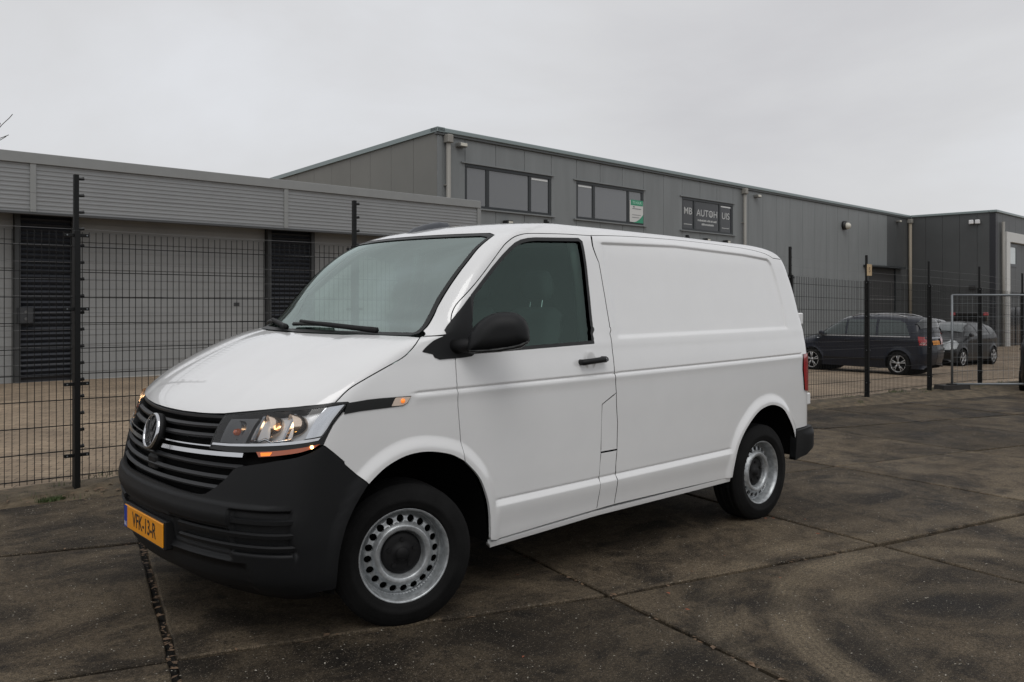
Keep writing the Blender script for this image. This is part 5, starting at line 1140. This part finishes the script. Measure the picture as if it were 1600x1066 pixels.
def car(name, label, loc, rz, spec, paint, wheels=True, group='cars parked in the yard behind the fence', glass_=CGL, lod=.05):
    """spec: side outline from the nose bottom over the roof to the tail bottom (x forward = +, z up), wheel x, windows ..."""
    root = tag(empty(name, loc, rz), label, 'car', group); W = spec['W']; top = crm(np.array(spec['top'], float), 4); wx = spec['wx']; wr = spec['wr']
    zb = spec.get('zb', .20); ar = wr+.045
    arch = lambda xc: [(xc+ar*math.cos(a), wr+ar*math.sin(a)) for a in np.linspace(math.pi, 0, 15)] 
    nose, tail = top[0], top[-1]
    bot = [(tail[0]+.05, zb)]
    for xc in sorted(wx):
        z_ = math.sqrt(max(0, ar**2-(zb-wr)**2)); a0 = math.pi-math.asin((zb-wr)/ar) if zb < wr else math.pi
        bot += [(xc-z_, zb)]+[(xc+ar*math.cos(a), wr+ar*math.sin(a)) for a in np.linspace(math.pi+math.asin((wr-zb)/ar), -math.asin((wr-zb)/ar), 17)][1:-1]+[(xc+z_, zb)]
    bot += [(nose[0]-.05, zb)]
    loop = np.concatenate([top, np.array(bot)]); up = np.concatenate([top, [[tail[0], zb-.4], [nose[0], zb-.4]]])
    belt = spec['belt']; n_ = 3.2; r0 = spec.get('r', .30)
    def surf(P, d):
        z = P[:, 1]; q = np.clip(d/r0, 0, 1); th = (1-(1-q)**n_)**(1/n_)
        tum = 1-.24*sm((z-belt)/(spec['H']-belt))**1.0*(z > belt)-.05*sm((.45-z)/.3); tum = tum+.012*np.exp(-((z-belt+.04)/.04)**2)
        xm = (P[:, 0]-.5*(nose[0]+tail[0]))/(.5*(nose[0]-tail[0])); tap = 1-.10*np.clip(np.abs(xm)-.35, 0, 1)**2/.42
        return W*th*tum*tap
    L = dens(loop, lod); P, T, LI = cdt([L], gridpts(L, lod, lod)); d = segdist(P, top, False); y = surf(P, d)
    for ax_ in wx:
        q = np.abs(np.hypot(P[:, 0]-ax_, P[:, 1]-wr)-ar); y = y+.018*(1-sm(q/.06))*(P[:, 1] < belt)
    V = np.concatenate([np.stack([P[:, 0], y, P[:, 1]], 1), np.stack([P[:, 0], -y, P[:, 1]], 1)]); n = len(P)
    body = mesh('body', V, [tuple(t[::-1]) for t in T]+[tuple(t+n) for t in T], paint, root, True)
    MB().box(tail[0]+.15, nose[0]-.15, -W*.8, W*.8, zb-.02, zb+.25).build('underbody', BLACK, root)
    for xc in wx: MB().tube([(xc, -W*.9, wr+.02), (xc, W*.9, wr+.02)], ar-.005, 20).build('wheel_housing', BLACK, root)
    def sidepart(nm, poly, mat, off=.006, par=root, sides=(1, -1), h=.04):
        Lp = dens(np.array(poly, float), h); P_, T_, LI_ = cdt([Lp], gridpts(Lp, h, h)); yy = surf(P_, segdist(P_, top, False))+off; out = []
        for s in sides:
            V_ = np.stack([P_[:, 0], yy*s, P_[:, 1]], 1); V2 = V_-np.array([0, .02*s, 0]); m = len(P_); li = LI_[0]; Fq = [tuple(t) if s < 0 else tuple(t[::-1]) for t in T_]+[(li[i], li[(i+1) % len(li)], li[(i+1) % len(li)]+m, li[i]+m) for i in range(len(li))]
            out.append(mesh(nm, np.concatenate([V_, V2]), Fq, mat, par))
        return out
    def wrap(nm, i0, i1, yw, mat, off=.006, par=root, yoff=0., ny=12, ns=8, taper=0.):
        """a panel lying across the car on the outline between two fractions of its length"""
        cl = np.r_[0, np.cumsum(np.hypot(*np.diff(top, axis=0).T))]; s = np.linspace(i0, i1, ns)*cl[-1]; sx = np.interp(s, cl, top[:, 0]); sz = np.interp(s, cl, top[:, 1]); e_ = .03
        tx = np.interp(s+e_, cl, top[:, 0])-np.interp(s-e_, cl, top[:, 0]); tz_ = np.interp(s+e_, cl, top[:, 1])-np.interp(s-e_, cl, top[:, 1]); l = np.hypot(tx, tz_); nx, nz_ = -tz_/l, tx/l
        if True: nx, nz_ = (nx, nz_) if (nx*(sx-(nose[0]+tail[0])/2)+nz_*(sz-.6)).mean() > 0 else (-nx, -nz_)
        V_ = []
        for i in range(ns):
            hw = W*yw*(1-taper*i/(ns-1)); zz = sz[i]; tum = float(1-.24*sm((zz-belt)/(spec['H']-belt))*(zz > belt)); wmax = W*tum
            for k in range(ny+1):
                yk = -hw+2*hw*k/ny+yoff; q = min(abs(yk)/wmax, .995); dd_ = r0*(1-(1-q**n_)**(1/n_)); V_.append((sx[i]-nx[i]*(dd_-off), yk, sz[i]-nz_[i]*(dd_-off)))
        return mesh(nm, V_, [(i*(ny+1)+k, i*(ny+1)+k+1, (i+1)*(ny+1)+k+1, (i+1)*(ny+1)+k) for i in range(ns-1) for k in range(ny)], mat, par, True)
    for poly in spec.get('win', []): sidepart('side_window', poly, glass_)
    if 'chrome' in spec: sidepart('window_trim', spec['chrome'], ALLOY, .014)
    for nm, a in spec.get('wrap', {}).items(): wrap(nm.split(':')[0], *a)
    for nm, poly, mat in spec.get('side', []): sidepart(nm, poly, mat, .009)
    if wheels:
        for xc in wx:
            for s in (-1, 1): car_wheel(root, (xc, (W-.10)*s, wr), wr, wr*.70, 0 if s < 0 else math.pi)
    for s in (-1, 1):
        if 'mir' in spec:
            mx, mz = spec['mir']; m_ = inflate('door_mirror', rnd([(-.09, -.05), (.11, -.05), (.09, .09), (-.07, .08)], .04), .06, .05, lambda P_, d_: np.stack([mx+P_[:, 0], (W+.06)*s+np.asarray(d_), mz+P_[:, 1]], 1), paint, root, .03)
        for hx_, hz_ in spec.get('handles', []):
            yy = float(surf(np.array([[hx_, hz_]]), segdist(np.array([[hx_, hz_]]), top, False))[0]); MB().box(hx_-.09, hx_+.09, min(yy*s, (yy+.03)*s), max(yy*s, (yy+.03)*s), hz_-.015, hz_+.015, .008).build('handle', paint, root)
        if 'rail' in spec:
            ra_, rb_ = spec['rail']; xs_ = np.linspace(ra_, rb_, 7); zz = np.interp(xs_, top[::-1, 0], top[::-1, 1]); MB().tube([(x_, W*.60*s, z_+(.005 if i_ in (0, 6) else .045)-.03) for i_, (x_, z_) in enumerate(zip(xs_, zz))], .016, 6).build('roof_rail', ALLOY, root, True)
    return root, wrap, sidepart
TP = M('number_plate_orange', (.75, .28, .02), .5)
# people carrier: nose at +x
mpv = dict(W=.90, H=1.62, belt=.98, wx=[1.34, -1.36], wr=.325, r=.30,
  top=[(2.18, .30), (2.25, .52), (2.20, .74), (1.95, .90), (1.55, .99), (1.25, 1.07), (.85, 1.33), (.45, 1.54), (.0, 1.61), (-.7, 1.625), (-1.4, 1.59), (-1.85, 1.54), (-1.97, 1.44), (-2.06, 1.05), (-2.12, .80), (-2.14, .52), (-2.08, .30)],
  win=[[(1.10, 1.06), (.62, 1.36), (.50, 1.42), (.27, 1.47), (.24, 1.06)], [(.17, 1.06), (.20, 1.48), (-.66, 1.495), (-.70, 1.06)], [(-.78, 1.06), (-.74, 1.495), (-1.34, 1.47), (-1.52, 1.40), (-1.68, 1.08)]],
  chrome=[(1.12, 1.045), (-1.70, 1.06), (-1.70, 1.035), (1.12, 1.02)], mir=(.95, 1.08), handles=[(.15, .93), (-.8, .94)], rail=(.2, -1.5),
  wrap={'windscreen': (.335, .445, .80, CGLL), 'rear_window': (.785, .835, .78, CGL), 'tailgate_strip': (.877, .884, .40, CHROMED), 'plate': (.893, .912, .28, TP), 'headlight:a': (.10, .135, .2, HLAMP, .008, None)},
  side=[('tail_light', [(-1.90, 1.06), (-2.05, 1.04), (-2.11, .82), (-1.94, .83)], REDL), ('lamp_lens', [(-1.96, .90), (-2.08, .90), (-2.10, .83), (-1.95, .84)], M('pale_lens', (.55, .36, .34), .2)), ('sill_moulding', [(.93, .44), (-.95, .44), (-.95, .39), (.93, .39)], CBLACK), ('repeater', [(1.08, .94), (1.16, .945), (1.16, .97), (1.08, .965)], HLAMP)])
mpv['wrap'].pop('headlight:a')
mpv['side'].append(('headlight', [(2.22, .70), (2.17, .80), (1.88, .90), (1.90, .78)], HLAMP))
rw = np.array([19.97, 5.42]); fw = rw+2.7*np.array([math.cos(R_(91)), math.sin(R_(91))]); hd = math.atan2(*(fw-rw)[::-1]); mid0 = (rw+fw)/2
mp_, wr_, sp_ = car('people_carrier', 'dark navy people carrier with alloy wheels parked behind the fence', (float(mid0[0])+.75, float(mid0[1])-.05, float(gz(20.6))-.03), hd, mpv, NAVY, lod=.045, glass_=M('car_glass_teal', (.035, .050, .048), .06, spec=.7, coat=.4)); mp_.scale = (.885, .90, .98)
# small city car facing the camera
city = dict(W=.82, H=1.46, belt=.92, wx=[1.16, -1.18], wr=.30, r=.30,
  top=[(1.72, .28), (1.80, .50), (1.74, .70), (1.52, .86), (1.15, .95), (.92, 1.03), (.55, 1.27), (.20, 1.42), (-.3, 1.465), (-1.0, 1.43), (-1.45, 1.36), (-1.62, 1.20), (-1.76, .90), (-1.82, .60), (-1.76, .30)],
  win=[[(.82, 1.0), (.40, 1.28), (.12, 1.36), (.10, 1.0)], [(.04, 1.0), (.06, 1.37), (-.72, 1.36), (-.80, 1.02)], [(-.88, 1.03), (-.80, 1.34), (-1.25, 1.27), (-1.35, 1.08)]], mir=(.72, 1.03), handles=[(0, .86), (-.8, .88)],
  wrap={'windscreen': (.315, .45, .82, CGLL), 'rear_window': (.76, .83, .75, CGL), 'grille': (.095, .135, .42, CBLACK), 'plate': (.072, .090, .28, M('plate_pale', (.5, .35, .1), .5)), 'fog_strip': (.05, .058, .60, HLAMP)},
  side=[('headlight', [(1.765, .58), (1.70, .78), (1.30, .90), (1.36, .78), (1.55, .62)], HLAMP), ('tail_light', [(-1.6, 1.1), (-1.70, 1.08), (-1.78, .82), (-1.66, .85)], REDL)])
def on_px(px, depth): return CAM[:2]+depth*(np.array([math.cos(YAW), math.sin(YAW)])+np.array([math.sin(YAW), -math.cos(YAW)])*((px-800)/1320))
c = on_px(1490, 28.6); car('city_car', 'small dark hatchback facing the camera beside the people carrier', (c[0], c[1], float(gz(c[0]))-.05), R_(177), city, CGREY, lod=.05)
# estate with its tailgate up
est = dict(W=.88, H=1.50, belt=.94, wx=[1.36, -1.34], wr=.315, r=.30,
  top=[(2.2, .30), (2.28, .52), (2.2, .72), (1.8, .90), (1.2, .98), (.95, 1.04), (.5, 1.33), (.1, 1.47), (-.6, 1.50), (-1.5, 1.46), (-1.95, 1.40), (-2.08, 1.20), (-2.2, .95), (-2.26, .60), (-2.2, .30)],
  win=[[(.9, 1.02), (.42, 1.33), (.15, 1.39), (.12, 1.02)], [(.05, 1.02), (.08, 1.40), (-.85, 1.40), (-.9, 1.02)], [(-.98, 1.03), (-.92, 1.39), (-1.6, 1.36), (-1.85, 1.08)]], mir=(.8, 1.04), wrap={'windscreen': (.33, .45, .82, CGLL), 'rear_opening': (.80, .86, .78, BLACK), 'rear_panel': (.865, .875, .5, CHROMED)},
  side=[('tail_light', [(-2.0, 1.02), (-2.14, 1.0), (-2.22, .80), (-2.05, .82)], REDL), ('headlight', [(2.24, .66), (2.18, .76), (1.85, .86), (1.9, .74)], HLAMP)])
c = on_px(1512, 37.5); er, ew, es = car('estate_car', 'dark estate car with its tailgate raised behind the small hatchback', (c[0], c[1], float(gz(c[0]))-.05), R_(21), est, CBLACK, lod=.06)
tgp = empty('tailgate', (-1.9, 0, 1.46), 0, er); tgp.rotation_euler = (0, R_(10), 0)
inflate('tailgate_shell', rnd([(-.72, -.03), (.72, -.03), (.66, .62), (.50, .78), (-.50, .78), (-.66, .62)], .10), .05, .06, lambda P, d: np.stack([-P[:, 1], P[:, 0], np.asarray(d)+.10+P[:, 1]*.25], 1), CGREY, tgp, .05)
inflate('tailgate_window', rnd([(-.52, .10), (.52, .10), (.45, .45), (-.45, .45)], .06), .012, .03, lambda P, d: np.stack([-P[:, 1], P[:, 0], np.asarray(d)+.150+P[:, 1]*.25], 1), CGLL, tgp, .05)
for s in (-1, 1): MB().box(-.74, -.60, min(.50*s, .70*s), max(.50*s, .70*s), .20, .34, .02).build('gate_lamp', REDL, tgp)
# two more cars beyond the people carrier
c = on_px(1362, 29.5); car('saloon_car', 'black car mostly hidden behind the navy people carrier', (c[0], c[1], float(gz(c[0]))+.02), R_(118), est, CBLACK, lod=.06, glass_=CGL)
c = on_px(1397, 34.0); hb = dict(city); car('silver_car', 'silver car whose roof shows above the navy people carrier', (c[0], c[1], float(gz(c[0]))+.06), R_(150), est, SILV, lod=.06)
# dark car cut by the right edge of the picture
c = on_px(1676, 17.2); car('edge_car', 'dark car tail with red lamp cut off by the right picture edge', (c[0], c[1], float(gz(c[0]))-.04), R_(12), city, CBLACK, lod=.05, group='cars parked in the yard behind the fence')
